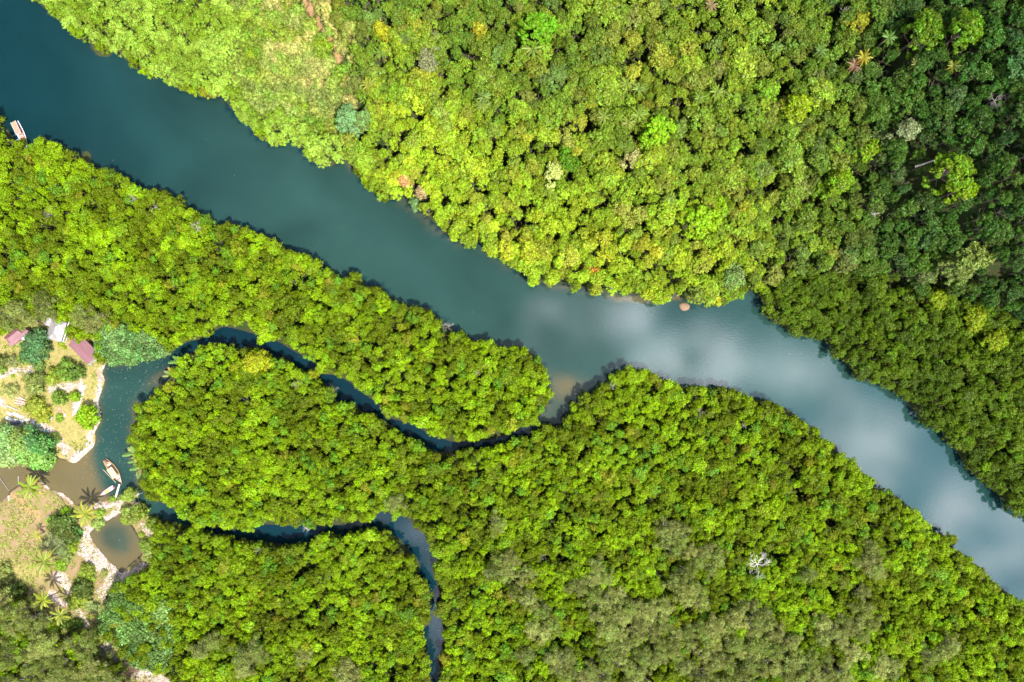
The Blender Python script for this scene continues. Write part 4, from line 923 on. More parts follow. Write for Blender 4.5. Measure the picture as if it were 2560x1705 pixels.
for i, (a, b, l_) in enumerate([(338, 1134, 'nipa palm clump at the loop island\'s west shore, upper one'), (345, 1150, 'nipa palm clump at the loop island\'s west shore, middle one'), (350, 1168, 'nipa palm clump at the loop island\'s west shore, lower one'),
                                (430, 938, 'nipa palm clump at the muddy corner of the loop island'), (452, 905, 'nipa palm clump at the loop island\'s north-west edge')]):
    x, y, z = solve(a, b, 1.0); r = random.Random(60 + i); o = thing('nipa_palm', l_, 'palm', (x, y, max(z, -.2)), 0, 'nipa palms on the loop island shore')
    for k in range(11):
        f = link('frond', NIPA[k % 2], o, (r.uniform(-.4, .4), r.uniform(-.4, .4), 0), 2.4 * k); s = r.uniform(.6, .85); f.scale = (s, s, s)
        f['leaf_col'] = [(.19, .21, .06), (.10, .17, .04), (.26, .17, .05), (.12, .17, .02)][r.randrange(4)]

# ------------------------------------------------------------------ bushes and trees of the clearing
def bush(px, py, r_px, c, label, kind='scrub_bush', cat='bush', h=None, name='bush', grp='bushes of the clearing', var=0):
    K = KINDS[kind]; s = r_px / 7.5 / K['R'] * .93
    hs = h / K['h'] if h else min(s, 1.4)
    x, y, z = solve(px, py, K['h'] * hs * .55)
    o = thing(name, label, cat, (x, y, z - .1), var * 1.1, grp)
    cr = link('crown', K['crowns'][var % len(K['crowns'])], o); cr.scale = (s, s, hs); cr['leaf_col'] = list(c)
    tr = link('trunk', K['trunks'][var % len(K['trunks'])], o); tr.scale = (hs, hs, hs)
YG = (.20, .24, .02); GG = (.12, .20, .02); TG = (.055, .15, .055)
BUSHES = [
 (90, 852, 27, TG, 'dark blue-green tree between the two red-roofed houses, upper half', 'almond_tree', 5.5), (86, 884, 26, (.05, .14, .045), 'dark blue-green tree between the two red-roofed houses, lower half', 'almond_tree', 5.0), (104, 872, 18, (.08, .17, .05), 'blue-green tree beside the grey-roofed house', 'almond_tree', 4.6),
 (60, 896, 14, (.22, .30, .02), 'yellow-green bush at the foot of the dark blue-green tree', 'scrub_bush', 2), (96, 912, 14, (.14, .21, .04), 'green bush below the dark blue-green tree', 'scrub_bush', 2),
 (138, 937, 20, YG, 'yellow-green bush below the large red-roofed house, left one of three', 'scrub_bush', 2.6), (163, 928, 24, GG, 'green bush below the large red-roofed house, middle one of three', 'scrub_bush', 3.4), (191, 932, 18, (.09, .15, .02), 'dark green bush below the large red-roofed house, right one of three', 'scrub_bush', 3.4),
 (84, 958, 25, (.18, .21, .045), 'pale olive bush in the middle of the sandy yard', 'scrub_bush', 3), (100, 945, 16, (.12, .14, .03), 'dull bush at the upper right of the pale olive bush', 'scrub_bush', 2.6), (31, 903, 15, (.20, .22, .07), 'faded bush at the left side of the yard, below the small red-roofed house', 'scrub_bush', 1.8),
 (26, 977, 17, (.24, .25, .07), 'faded bush left of the pale olive bush', 'scrub_bush', 1.8), (4, 902, 14, (.12, .14, .03), 'dark bush at the left frame edge of the yard', 'scrub_bush', 2.4), (5, 925, 10, (.17, .24, .03), 'small green bush at the left frame edge of the yard', 'scrub_bush', 1.6),
 (88, 1012, 22, (.22, .25, .025), 'mustard-green bush right of the plank heap, upper one', 'scrub_bush', 2.8), (104, 1035, 22, (.26, .29, .025), 'mustard-green bush right of the plank heap, lower one', 'scrub_bush', 2.6), (145, 995, 18, (.13, .20, .02), 'round dark green bush ringed with pale stones', 'scrub_bush', 2.8),
 (187, 992, 12, (.20, .33, .012), 'small round bright green bush by the white sheets', 'scrub_bush', 2.4), (221, 1040, 23, (.17, .36, .008), 'bright green tree at the edge of the lagoon', 'almond_tree', 5.0), (219, 1060, 15, (.18, .34, .010), 'bright green bush touching the tree at the edge of the lagoon', 'scrub_bush', 2.8),
 (148, 1047, 9, (.16, .34, .03), 'tiny bright plant beside the reddish scrap', 'scrub_bush', .8), (31, 939, 5, (.20, .30, .02), 'tiny seedling in the sandy yard', 'scrub_bush', .5), (162, 869, 4, (.18, .33, .01), 'tiny round plant on the lawn left of the large red-roofed house', 'scrub_bush', .5), (224, 909, 7, (.22, .24, .03), 'small plant at the lower corner of the large red-roofed house', 'scrub_bush', .8),
 (152, 861, 8, (.26, .32, .02), 'small yellow plant between the grey and the large red roofs', 'scrub_bush', .8), (158, 836, 9, (.20, .29, .015), 'bush at the top corner of the large red-roofed house', 'scrub_bush', 2.5), (170, 824, 11, (.20, .29, .015), 'upper bush between the grey and the large red roofs', 'scrub_bush', 2.5),
 (14, 1098, 30, (.15, .25, .07), 'blue-green tree at the inlet, westernmost at the frame edge', 'almond_tree', 6), (48, 1096, 30, (.13, .24, .05), 'green tree at the inlet above its darker neighbour', 'almond_tree', 6), (84, 1100, 26, (.06, .17, .05), 'dark green tree at the inlet', 'almond_tree', 5.6), (106, 1112, 26, (.07, .22, .05), 'deep green tree at the right side of the inlet grove', 'almond_tree', 5.4),
 (100, 1142, 30, (.13, .32, .06), 'bright blue-green tree overhanging the inlet', 'almond_tree', 5), (68, 1132, 24, (.17, .29, .06), 'pale green tree in the middle of the inlet grove', 'almond_tree', 5), (28, 1138, 30, (.17, .30, .10), 'grey-green tree overhanging the inlet near the frame edge', 'almond_tree', 5), (120, 1160, 16, (.16, .36, .05), 'light green bough over the inlet at its mouth', 'scrub_bush', 2.6), (134, 1095, 13, (.16, .22, .04), 'bush at the right end of the inlet grove', 'scrub_bush', 2),
 (160, 1318, 30, (.06, .11, .02), 'dark bushy tree in the middle of the dry field', 'almond_tree', 4.6), (178, 1338, 20, (.07, .15, .03), 'dark green bush at the right of the dark bushy tree', 'scrub_bush', 3), (140, 1350, 28, (.16, .18, .07), 'grey-olive bush below the dark bushy tree', 'casuarina_tree', 4), (150, 1375, 20, (.15, .18, .06), 'grey-olive bush lower in the same thicket', 'casuarina_tree', 3.2),
 (180, 1364, 13, (.18, .32, .012), 'small bright green bush left of the pond', 'scrub_bush', 1.8), (192, 1330, 12, (.10, .30, .05), 'tiny vivid green bush left of the pond', 'scrub_bush', 1.8), (152, 1413, 15, (.16, .34, .02), 'bright green bush between the large palm and the pond', 'scrub_bush', 2), (164, 1391, 14, (.18, .22, .05), 'dull bush above the bright green one', 'scrub_bush', 2), (170, 1372, 12, (.15, .19, .04), 'dull bush beside the small bright green bush', 'scrub_bush', 1.8),
 (216, 1425, 17, (.17, .21, .02), 'olive bush on the pale bank below the pond, upper one', 'scrub_bush', 2.2), (222, 1443, 15, (.18, .24, .02), 'olive bush on the pale bank below the pond, lower one', 'scrub_bush', 2), (204, 1470, 22, (.07, .10, .015), 'dark round bush between the tall yellow palm and the pond', 'scrub_bush', 3.6), (215, 1480, 14, (.09, .12, .02), 'dark bush touching the dark round bush', 'scrub_bush', 3),
 (162, 1280, 13, (.20, .31, .015), 'small bush at the end of the white pole', 'scrub_bush', 1.8), (135, 1300, 14, (.20, .30, .02), 'small bush left of the dark bushy tree', 'scrub_bush', 1.8), (247, 1285, 12, (.19, .29, .03), 'small bush on the sandy bar by the gangplank', 'scrub_bush', 1.5), (282, 1248, 8, (.19, .29, .03), 'tiny bush at the foot of the gangplank', 'scrub_bush', 1.2),
 (244, 1308, 15, (.22, .28, .06), 'pale bush at the pond\'s left corner', 'scrub_bush', 1.8), (325, 1236, 17, (.20, .26, .035), 'small tree leaning over the lagoon outlet beside the jetty', 'mangrove_tree', 5), (328, 1288, 20, (.18, .22, .035), 'bush at the upper right edge of the pond', 'scrub_bush', 3), (346, 1280, 20, (.16, .21, .02), 'darker bush at the upper right edge of the pond', 'scrub_bush', 3.4), (314, 1300, 11, (.20, .30, .02), 'small bush at the top of the pond', 'scrub_bush', 1.6),
 (368, 1362, 17, (.14, .20, .02), 'bush on the pond\'s right bank', 'scrub_bush', 2.4), (354, 1337, 7, (.24, .30, .03), 'tiny bush on the pond\'s right bank', 'scrub_bush', 1), (372, 1392, 14, (.22, .26, .06), 'pale bush at the pond\'s lower right', 'scrub_bush', 1.6), (380, 1310, 16, (.15, .20, .02), 'bush at the edge of the forest right of the pond', 'scrub_bush', 2.8), (260, 1432, 8, (.22, .24, .05), 'tiny bush on the pale bank', 'scrub_bush', 1),
 (38, 1482, 21, (.06, .09, .015), 'dark bush in the lower left field, right one of two', 'scrub_bush', 4), (10, 1488, 18, (.05, .08, .015), 'dark bush in the lower left field, left one of two', 'scrub_bush', 4), (8, 1432, 19, (.17, .19, .04), 'olive bush at the left frame edge of the field', 'scrub_bush', 2), (20, 1445, 13, (.19, .21, .05), 'faded olive bush beside the one at the frame edge', 'scrub_bush', 1.6),
 (198, 1497, 19, (.20, .25, .02), 'yellow-green bush right of the tall yellow palm', 'scrub_bush', 2.4), (182, 1512, 15, (.20, .25, .03), 'yellow-green bush below and right of the tall yellow palm', 'scrub_bush', 2), (160, 1566, 21, (.12, .18, .02), 'green bush below the palm with pale drooping fronds', 'scrub_bush', 2.6), (190, 1560, 12, (.10, .16, .02), 'dark bush in the purplish scrub', 'scrub_bush', 2), (401, 1671, 17, (.24, .28, .015), 'yellow-green bush alone at the bottom sand patch', 'scrub_bush', 2.4), (388, 1660, 10, (.24, .28, .02), 'small yellow bush beside the one at the bottom sand patch', 'scrub_bush', 1.4),
 (218, 1510, 14, (.24, .28, .08), 'pale bush right of the yellow-green one', 'scrub_bush', 1.4), (235, 1520, 12, (.20, .26, .08), 'pale bush left of the lower almond grove', 'scrub_bush', 1.6), (255, 1560, 15, (.14, .25, .10), 'blue-green bush at the left foot of the lower almond grove', 'scrub_bush', 2), (300, 1690, 22, (.18, .10, .07), 'purplish leafless bush at the bottom of the clearing', 'casuarina_tree', 3), (330, 1672, 18, (.16, .10, .07), 'smaller purplish leafless bush at the bottom of the clearing', 'casuarina_tree', 2.6),
 (1037, 508, 0, TG, '', 'scrub_bush', 2), (450, 1690, 20, (.14, .26, .09), 'grey-green bush at the bottom edge right of the sand patch', 'almond_tree', 4), (480, 1650, 18, (.14, .24, .08), 'grey-green bush above the one at the bottom edge', 'almond_tree', 4)]
for i, (a, b, r_, c, lab, k, h) in enumerate(BUSHES):
    if c[1] > 1.75 * c[0]: c = (c[0] * 1.05, c[1] * .8, c[2] * .72)
    if r_: bush(a, b, r_, c, lab, k, 'tree' if k in ('almond_tree', 'mangrove_tree') and h > 3.9 else 'bush', h, {'almond_tree': 'yard_tree', 'mangrove_tree': 'leaning_tree'}.get(k, 'bush'), 'trees and bushes of the clearing', i)

# low tufts between the bushes
def tufts():
    r = np.random.default_rng(77); V = []; Q = []; n0 = 0; n = 0; tint = []
    px = r.uniform(-60, 430, 26000); py = r.uniform(830, 1760, 26000)
    ok = (pip(px, py, CLEAR_N) & (fbm(px / 30, py / 30, 61, 3) > .56)) | (pip(px, py, CLEAR_S) & (fbm(px / 34, py / 34, 62, 3) > .44))
    ok &= wsd(px, py) > 10
    px = px[ok][:7000]; py = py[ok][:7000]
    x, y, _ = W(px, py, .4); z = ground_h(x, y)
    for i in range(len(px)):
        a = r.uniform(0, 6.28); s = r.uniform(.12, .42)
        for k in range(3):
            b = a + 2.1 * k; d = np.array([math.cos(b), math.sin(b), .8]) * s; w = np.array([-math.sin(b), math.cos(b), 0]) * s * .45; p = np.array([x[i], y[i], z[i] - .03])
            V += [p - w * .4, p + w * .4, p + d + w, p + d - w]; Q.append([n0, n0 + 1, n0 + 2, n0 + 3]); n0 += 4; tint.append(r.uniform(0, 1))
    me = np_mesh('weed_tufts', np.array(V), np.array(Q), LEAF, {'tint': ('FACE', np.array(tint)), 'lobe': ('FACE', np.array(tint))})
    o = link('grass', me); o['leaf_col'] = [.21, .22, .045]; tag(o, 'low dry tufts of weeds scattered over the clearing', kind='stuff')
tufts()

# ------------------------------------------------------------------ dead wood
def branchy(b, p, d, l_, r_, depth, rnd, n=5):
    p = Vector(p); d = Vector(d).normalized(); mid = p + d * l_ * .5 + Vector((rnd.uniform(-1, 1), rnd.uniform(-1, 1), rnd.uniform(-.5, .5))) * l_ * .12; e = p + d * l_
    b.tube([p, mid, e], [r_, r_ * .8, r_ * .6], n, cap=False)
    if depth <= 0: return
    for k in range(rnd.choice((2, 3, 3))):
        nd = d + Vector((rnd.uniform(-1, 1), rnd.uniform(-1, 1), rnd.uniform(-.4, .7))) * .95
        branchy(b, mid if k == 2 else e, nd, l_ * rnd.uniform(.6, .85), r_ * .58, depth - 1, rnd, max(3, n - 1))
def snag(px, py, r_px, h, label, seed=0, mat=None, name='dead_tree', depth=4, thick=.12, flat=.25):
    rnd = random.Random(seed); x, y, z = solve(px, py, h); o = thing(name, label, 'dead tree', (x, y, z), 0, 'bare dead trees')
    b = MB(); b.tube([(0, 0, -.4), (.1, .05, h * .4), (0, 0, h * .75)], [thick * 1.3, thick, thick * .8], 7); b.build('trunk', mat or DEADWOOD, o)
    b = MB(); R = r_px / 7.5
    for k in range(5):
        a = 6.283 * k / 5 + rnd.uniform(-.3, .3); branchy(b, (0, 0, h * .72), (math.cos(a), math.sin(a), flat + rnd.uniform(0, .3)), R * .38, thick * .6, depth, rnd)
    b.build('branches', mat or DEADWOOD, o); return o
snag(1900, 1417, 32, 9.5, 'bare white dead tree with twisting limbs standing among the mangroves', 3, simple('white_wood', (.60, .55, .50), (.40, .36, .33), .85, 6, .2), depth=5, thick=.17)
snag(2129, 20, 18, 12, 'bare whitish snag near the top edge, left of the mustard-yellow tree', 5, depth=3)
snag(2514, 238, 22, 12, 'wide grey snag near the right edge of the hill forest', 6, GREYWOOD)
snag(2201, 529, 12, 12, 'small grey snag low on the eastern slope', 7, depth=3)
snag(1667, 87, 12, 13, 'small pale snag in the upper middle of the hill forest', 8, depth=3); snag(1642, 122, 14, 12.5, 'pale snag just below the small one of the upper middle', 9, depth=3)
snag(1353, 1394, 16, 8.0, 'pinkish dead brush left of the olive casuarina strip', 10, GREYWOOD); snag(1384, 1416, 20, 6, 'fallen tangle of dead limbs right of the pinkish dead brush', 11, GREYWOOD, flat=-.1)
snag(2003, 1577, 18, 7, 'pinkish-grey dead brush among the olive casuarinas', 12, GREYWOOD); snag(2083, 1268, 16, 8.4, 'grey dead crown near the lower south bank, right one of two', 13, GREYWOOD); snag(1977, 1233, 13, 8.2, 'grey dead crown near the lower south bank, left one of two', 14, GREYWOOD)
snag(130, 474, 16, 8.3, 'grey dead crown in the upper left part of the spit, upper one', 15, GREYWOOD); snag(111, 532, 17, 8.3, 'grey dead crown in the upper left part of the spit, lower one', 16, GREYWOOD)
snag(325, 494, 14, 8.3, 'grey dead crown near the lone leaning tree of the spit', 17, GREYWOOD); snag(383, 520, 13, 8.0, 'brownish dead crown near the notch of the spit', 18, GREYWOOD); snag(485, 563, 15, 8.5, 'thin white dead limbs at the notch of the spit', 19)
snag(739, 962, 12, 8.0, 'lavender-grey dead crown in the middle of the loop island', 20, GREYWOOD, depth=5); snag(609, 1003, 15, 7.6, 'grey dead tree in the upper part of the loop island', 21, GREYWOOD)
snag(1120, 815, 15, 6.5, 'lavender-grey dead bush at the spit\'s river edge', 22, GREYWOOD, depth=5); snag(1190, 934, 9, 8.5, 'small grey dead crown near the spit\'s tip', 23, GREYWOOD); snag(1535, 967, 11, 8.2, 'small dead crown on the round headland', 24, GREYWOOD)
snag(1753, 1033, 14, 8.0, 'pinkish dead crown below the cloud-lit reach of the bank', 25, GREYWOOD); snag(1865, 1065, 9, 8.0, 'small grey dead crown right of the pinkish one', 26, GREYWOOD); snag(828, 975, 20, 2.2, 'fallen bare twigs in the creek at its bend', 27, GREYWOOD, flat=.0)
snag(765, 1322, 12, 1.8, 'pale forked branch fallen into the back channel', 28, flat=0, depth=3); snag(1108, 1418, 9, 5, 'brown dead twigs at the fork of the back channel', 29, GREYWOOD); snag(540, 165, 20, 5, 'brown withered crown in the lime forest on the north bank', 30, simple('red_bark', (.20, .10, .08), (.10, .05, .045), .9), depth=5)
snag(738, 345, 12, 3, 'grey twigs in the little gap of the north bank', 31, GREYWOOD); snag(1367, 703, 10, 3, 'pale dead bush at the waterside below the mustard-green tree', 32, depth=5); snag(1530, 722, 16, 4, 'dry pinkish brush at the waterside left of the tan rock', 33, GREYWOOD, depth=5); snag(1622, 745, 16, 2.5, 'dead roots in the shallows left of the tan rock', 34, GREYWOOD)
snag(336, 1262, 15, 3, 'grey bare shrub beside the lagoon outlet', 35, GREYWOOD, depth=5); snag(230, 1243, 16, 1.0, 'dark bare branches fallen into the inlet', 36, BARK, flat=-.05); snag(155, 1217, 10, .8, 'small bare twig standing in the inlet', 37, BARK, depth=2)
snag(340, 1238, 9, 4, 'pale bare stem under the small tree leaning over the outlet', 38, depth=2); snag(1070, 150, 24, 12.5, 'fine grey twigs of a thin dying tree high in the forest', 39, GREYWOOD, depth=5, thick=.14)
snag(640, 1380, 12, 8, 'grey dead crown at the back channel\'s south side', 41, GREYWOOD); snag(820, 1437, 15, 8, 'brownish-grey dead crown in the lower middle grove', 42, GREYWOOD); snag(1130, 1495, 10, 6, 'dark bare limbs right of the thin southern channel', 43, GREYWOOD, depth=3); snag(1260, 1283, 10, 8, 'small grey dead crown left of the pinkish brush', 44, GREYWOOD)

def pole(p0, p1, z0, z1, r_, mat, name, label, cat, grp=None, n=6):
    a = Vector(W(*p0, z0)); b_ = Vector(W(*p1, z1)); m = (a + b_) / 2
    b = MB(); b.tube([a - m, (a - m) * .3 + Vector((0, 0, r_ * .3)), b_ - m], [r_, r_ * .9, r_ * .7], n); o = b.build(name, mat, None, m); tag(o, label, cat, grp); return o
def ghz(px, py, add=0): x, y, _ = W(px, py, 0); return float(ground_h(np.array([x]), np.array([y]))[0]) + add
BAMBOO = simple('bamboo', (.50, .42, .22), (.36, .28, .14), .6, 5)
pole((116, 1293), (166, 1279), .75, .7, .11, DEADWOOD, 'log', 'straight white log lying on the grass left of the sandy bar', 'log')
pole((46, 1190), (46, 1211), .3, .9, .09, DEADWOOD, 'mooring_post', 'pale post leaning out of the inlet beside the westernmost palm', 'post')
pole((-4, 1190), (22, 1226), .15, .3, .10, GREYWOOD, 'log', 'thin grey log lying across the inlet at the frame edge', 'log')
pole((150, 1243), (166, 1268), .9, .8, .09, BARK, 'log', 'dark thin log across the pale bank of the inlet', 'log')
pole((33, 924), (78, 928), .8, .8, .07, DEADWOOD, 'log', 'thin white pole lying across the upper yard', 'pole')
pole((258, 1174), (290, 1207), .12, .12, .08, BAMBOO, 'bamboo_pole', 'bamboo pole floating along the moored orange boat', 'pole')
x, y, z = solve(2340, 398, 10.5)
b = MB(); b.tube([(-3.2, -1.0, -1.5), (0, 0, 0), (2.8, .9, .8)], [.26, .22, .15], 8); o = b.build('fallen_log', GREYWOOD, None, (x, y, z + 10.5)); tag(o, 'long grey fallen trunk leaning through the dark hollow of the eastern slope', 'log')

# ------------------------------------------------------------------ rocks
ROCK = simple('tan_rock', (.18, .105, .058), (.11, .07, .04), .8, 1.2, .4)
def rock(px, py, a, b_, hgt, sink, rot, label, mat, seed, name='rock'):
    import bmesh
    bm = bmesh.new(); bmesh.ops.create_icosphere(bm, subdivisions=3, radius=1)
    for v in bm.verts:
        n = fbm(np.array([v.co.x * 1.3 + seed * 7 + 40]), np.array([v.co.y * 1.3 + v.co.z * 1.7 + 40]), seed, 3)[0]
        v.co *= .8 + .45 * n; v.co.x *= a; v.co.y *= b_; v.co.z *= hgt
    me = bpy.data.meshes.new(name); bm.to_mesh(me); bm.free(); me.materials.append(mat); me.shade_smooth()
    x, y, _ = W(px, py, 0); o = link(name, me, None, (x, y, sink), rot); tag(o, label, 'rock'); return o
rock(1711, 766, 2.0, 1.45, .9, -.35, -.2, 'rounded tan rock awash in the river off the north bank', ROCK, 1)
rock(1693, 738, .45, .4, .4, .05, .3, 'small tan stone at the waterside above the rounded rock', ROCK, 2)
rock(1678, 742, .35, .3, .3, .0, .9, 'second small stone left of the small tan one at the waterside', ROCK, 3)

# ------------------------------------------------------------------ houses
RED = simple('red_roof_sheet', (.160, .062, .074), (.100, .046, .048), .6, 1.1, .05, stretch=(.35, 1.6, 1))
GREYR = simple('grey_roof_sheet', (.23, .21, .205), (.13, .115, .11), .7, .9, .1)
WHITE = simple('white_paint', (.42, .42, .43), (.30, .30, .31), .5, 3)
CREAM = simple('cream_canvas', (.29, .24, .16), (.21, .17, .11), .7, 2)
WALLM = simple('plank_wall', (.26, .19, .13), (.17, .12, .08), .8, 3, .2)
DARKM = simple('dark_opening', (.02, .02, .025), (.03, .03, .035), .4, 3)
WOOD = simple('brown_timber', (.22, .13, .08), (.13, .08, .05), .8, 4)
def frame3(A, B, C, z):
    """rectangle from photo corners A, B (long edge) and C, unprojected at height z: centre, heading, length, width"""
    a, b, c = (Vector(W(*p, z)) for p in (A, B, C)); u = (b - a); v = (c - b); L_ = u.length; u.normalize(); v = v - u * v.dot(u); Wd = v.length
    cen = a + u * L_ / 2 + v / 2; return cen, math.atan2(u.y, u.x), L_, Wd
def slope(b, p00, p10, p01, n, amp, th=.05):
    """ribbed roof sheet: p00->p10 runs across the ribs, p00->p01 down the slope"""
    p00, p10, p01 = map(Vector, (p00, p10, p01)); e = p10 - p00; s = p01 - p00; nr = e.cross(s).normalized()
    if nr.z < 0: nr = -nr
    V = []; k = 2 * n
    for i in range(k + 1):
        q = p00 + e * (i / k) + nr * (amp if i % 2 else 0)
        V += [q, q + s, q - nr * th, q + s - nr * th]
    Fc = []
    for i in range(k):
        a = 4 * i; c = a + 4; Fc += [(a, c, c + 1, a + 1), (a + 2, a + 3, c + 3, c + 2), (a, a + 2, c + 2, c), (a + 1, c + 1, c + 3, a + 3)]
    Fc += [(0, 1, 3, 2), (4 * k, 4 * k + 2, 4 * k + 3, 4 * k + 1)]; b.add(V, Fc)
def gable(o, L_, Wd, ze, zr, mat, name='roof', x0=0, y0=0, n=None):
    r = thing_part = None; n = n or int(L_ / .35)
    b = MB()
    slope(b, (x0 - L_ / 2, y0, zr), (x0 + L_ / 2, y0, zr), (x0 - L_ / 2, y0 - Wd / 2, ze), n, .035)
    slope(b, (x0 - L_ / 2, y0, zr), (x0 + L_ / 2, y0, zr), (x0 - L_ / 2, y0 + Wd / 2, ze), n, .035)
    rf = b.build(name, mat, o)
    b = MB(); b.box((x0, y0, zr + .05), (L_ + .06, .22, .05)); b.build('ridge_cap', mat, rf); return rf
def walls(o, L_, Wd, h, mat, x0=0, y0=0, wins=2):
    b = MB(); t = .12
    for s in (-1, 1): b.box((x0, y0 + s * (Wd / 2 - t / 2), h / 2 - .1), (L_, t, h + .2)); b.box((x0 + s * (L_ / 2 - t / 2), y0, h / 2 - .1), (t - .002, Wd - 2 * t, h + .2))
    w = b.build('wall', mat, o)
    d = MB().box((x0 - L_ * .2, y0 - Wd / 2 - .02, 1.0), (.85, .06, 2.0)).build('door', WOOD, o); MB().box((x0 - L_ * .2 + .32, y0 - Wd / 2 - .07, 1.0), (.05, .05, .14)).build('handle', WHITE, d)
    for k in range(wins):
        f = MB().box((x0 + L_ * (.08 + .28 * k), y0 - Wd / 2 - .02, 1.45), (.95, .07, .95)).build('window', WHITE, o); MB().box((x0 + L_ * (.08 + .28 * k), y0 - Wd / 2 - .06, 1.45), (.8, .02, .8)).build('pane', DARKM, f)
    return w
def base_z(c): return float(ground_h(np.array([c.x]), np.array([c.y]))[0])
# large red-roofed house by the shore
c, rz, L_, Wd = frame3((170, 862), (218, 912), (247, 884), 3.4); bz = base_z(c)
o = thing('red_roof_house', 'house with the largest pinkish-red ribbed roof, beside the white shore stones', 'house', (c.x, c.y, bz), rz)
gable(o, L_, Wd, 2.7, 3.5, RED); walls(o, L_ - 1.0, Wd - 1.2, 2.65, WALLM)
pr = MB()
for yy in np.linspace(-Wd * .42, Wd * .42, 6): pr.box((L_ / 2 + .28, yy, 2.35), (.75, .07, .09))
pr.box((L_ / 2 + .62, 0, 2.42), (.09, Wd * .9, .1)); pr.box((L_ / 2 + .12, 0, 2.42), (.09, Wd * .95, .1))
pp = pr.build('porch_frame', WHITE, o)
for yy in (-Wd * .44, 0, Wd * .44): MB().box((L_ / 2 + .62, yy, 1.1), (.1, .1, 2.4)).build('post', WHITE, pp)
MB().box((L_ / 2 + 1.25, Wd * .22, .45), (.9, .35, .06), .5).build('bench', WHITE, o)
# grey-roofed house
c, rz, L_, Wd = frame3((150, 856), (165, 806), (127, 793), 3.6); bz = base_z(c)
o = thing('grey_roof_house', 'house with pale grey hipped roof beside an open white-framed lean-to', 'house', (c.x, c.y, bz), rz)
b = MB(); hx, hy = L_ / 2, Wd / 2; zr, ze = 3.8, 2.6; kx = hx - hy * .8
b.add([(-hx, -hy, ze), (hx, -hy, ze), (hx, hy, ze), (-hx, hy, ze), (-kx, 0, zr), (kx, 0, zr), (-hx, -hy, ze - .06), (hx, -hy, ze - .06), (hx, hy, ze - .06), (-hx, hy, ze - .06)],
      [(0, 1, 5, 4), (2, 3, 4, 5), (1, 2, 5), (3, 0, 4), (0, 6, 7, 1), (1, 7, 8, 2), (2, 8, 9, 3), (3, 9, 6, 0), (6, 9, 8, 7)])
rf = b.build('roof', GREYR, o)
b = MB()
for p, q in (((-hx, -hy, ze), (-kx, 0, zr)), ((-hx, hy, ze), (-kx, 0, zr)), ((hx, -hy, ze), (kx, 0, zr)), ((hx, hy, ze), (kx, 0, zr)), ((-kx, 0, zr), (kx, 0, zr))): b.tube([p, q], .07, 5)
b.build('ridge_cap', simple('ridge_grey', (.17, .155, .15), (.14, .13, .12), .8), rf)
walls(o, L_ - .9, Wd - .9, 2.55, WALLM)
gable(o, 3.0, 2.9, 2.5, 3.15, GREYR, 'side_roof', hx - 1.3, hy + .7)
fr = MB(); yy = -hy - 1.15
fr.box((.2, yy, 2.1), (L_ * .98, .1, .1)); fr.box((.2, yy + .75, 2.3), (L_ * .98, .32, .06))
for xx in np.linspace(-L_ * .46, L_ * .5, 4): fr.box((xx, yy + .5, 2.2), (.08, 1.1, .08))
fp = fr.build('lean_to_frame', WHITE, o)
for xx in (-L_ * .45, .2, L_ * .48): MB().box((xx, yy, 1.0), (.09, .09, 2.2)).build('post', WHITE, fp)
# small red-roofed house at the frame edge
c, rz, L_, Wd = frame3((28, 866), (74, 830), (50, 811), 3.0); bz = base_z(c)
o = thing('red_roof_house', 'smaller house with a two-tier pinkish-red roof at the frame edge', 'house', (c.x, c.y, bz), rz)
b = MB(); hx, hy = L_ / 2, Wd / 2
for (p, q, r_) in (((-hx + .9, -hy + .9, 3.0), (hx - .9, -hy + .9, 3.0), (-hx, -hy, 2.45)), ((-hx + .9, hy - .9, 3.0), (hx - .9, hy - .9, 3.0), (-hx, hy, 2.45))):
    slope(b, (-hx, p[1], 3.0), (hx, p[1], 3.0), (-hx, r_[1], 2.45), 20, .03)
slope(b, (-hx + .2, -hy + .9, 2.98), (-hx + .2, hy - .9, 2.98), (hx - .2, -hy + .9, 2.98), 10, .02)
b.build('lower_roof', RED, o); gable(o, L_ * .62, Wd * .62, 3.15, 3.75, RED, 'upper_roof', -.5, .25); walls(o, L_ - 1, Wd - 1, 2.4, WALLM)
aw = MB(); aw.box((hx * .42, -hy - .55, 2.3), (2.6, 1.2, .05), 0, 0, .15); aw = aw.build('awning', WHITE, o)
for xx in (hx * .42 - 1.2, hx * .42 + 1.2): MB().box((xx, -hy - 1.05, 1.05), (.08, .08, 2.3)).build('post', WHITE, aw)

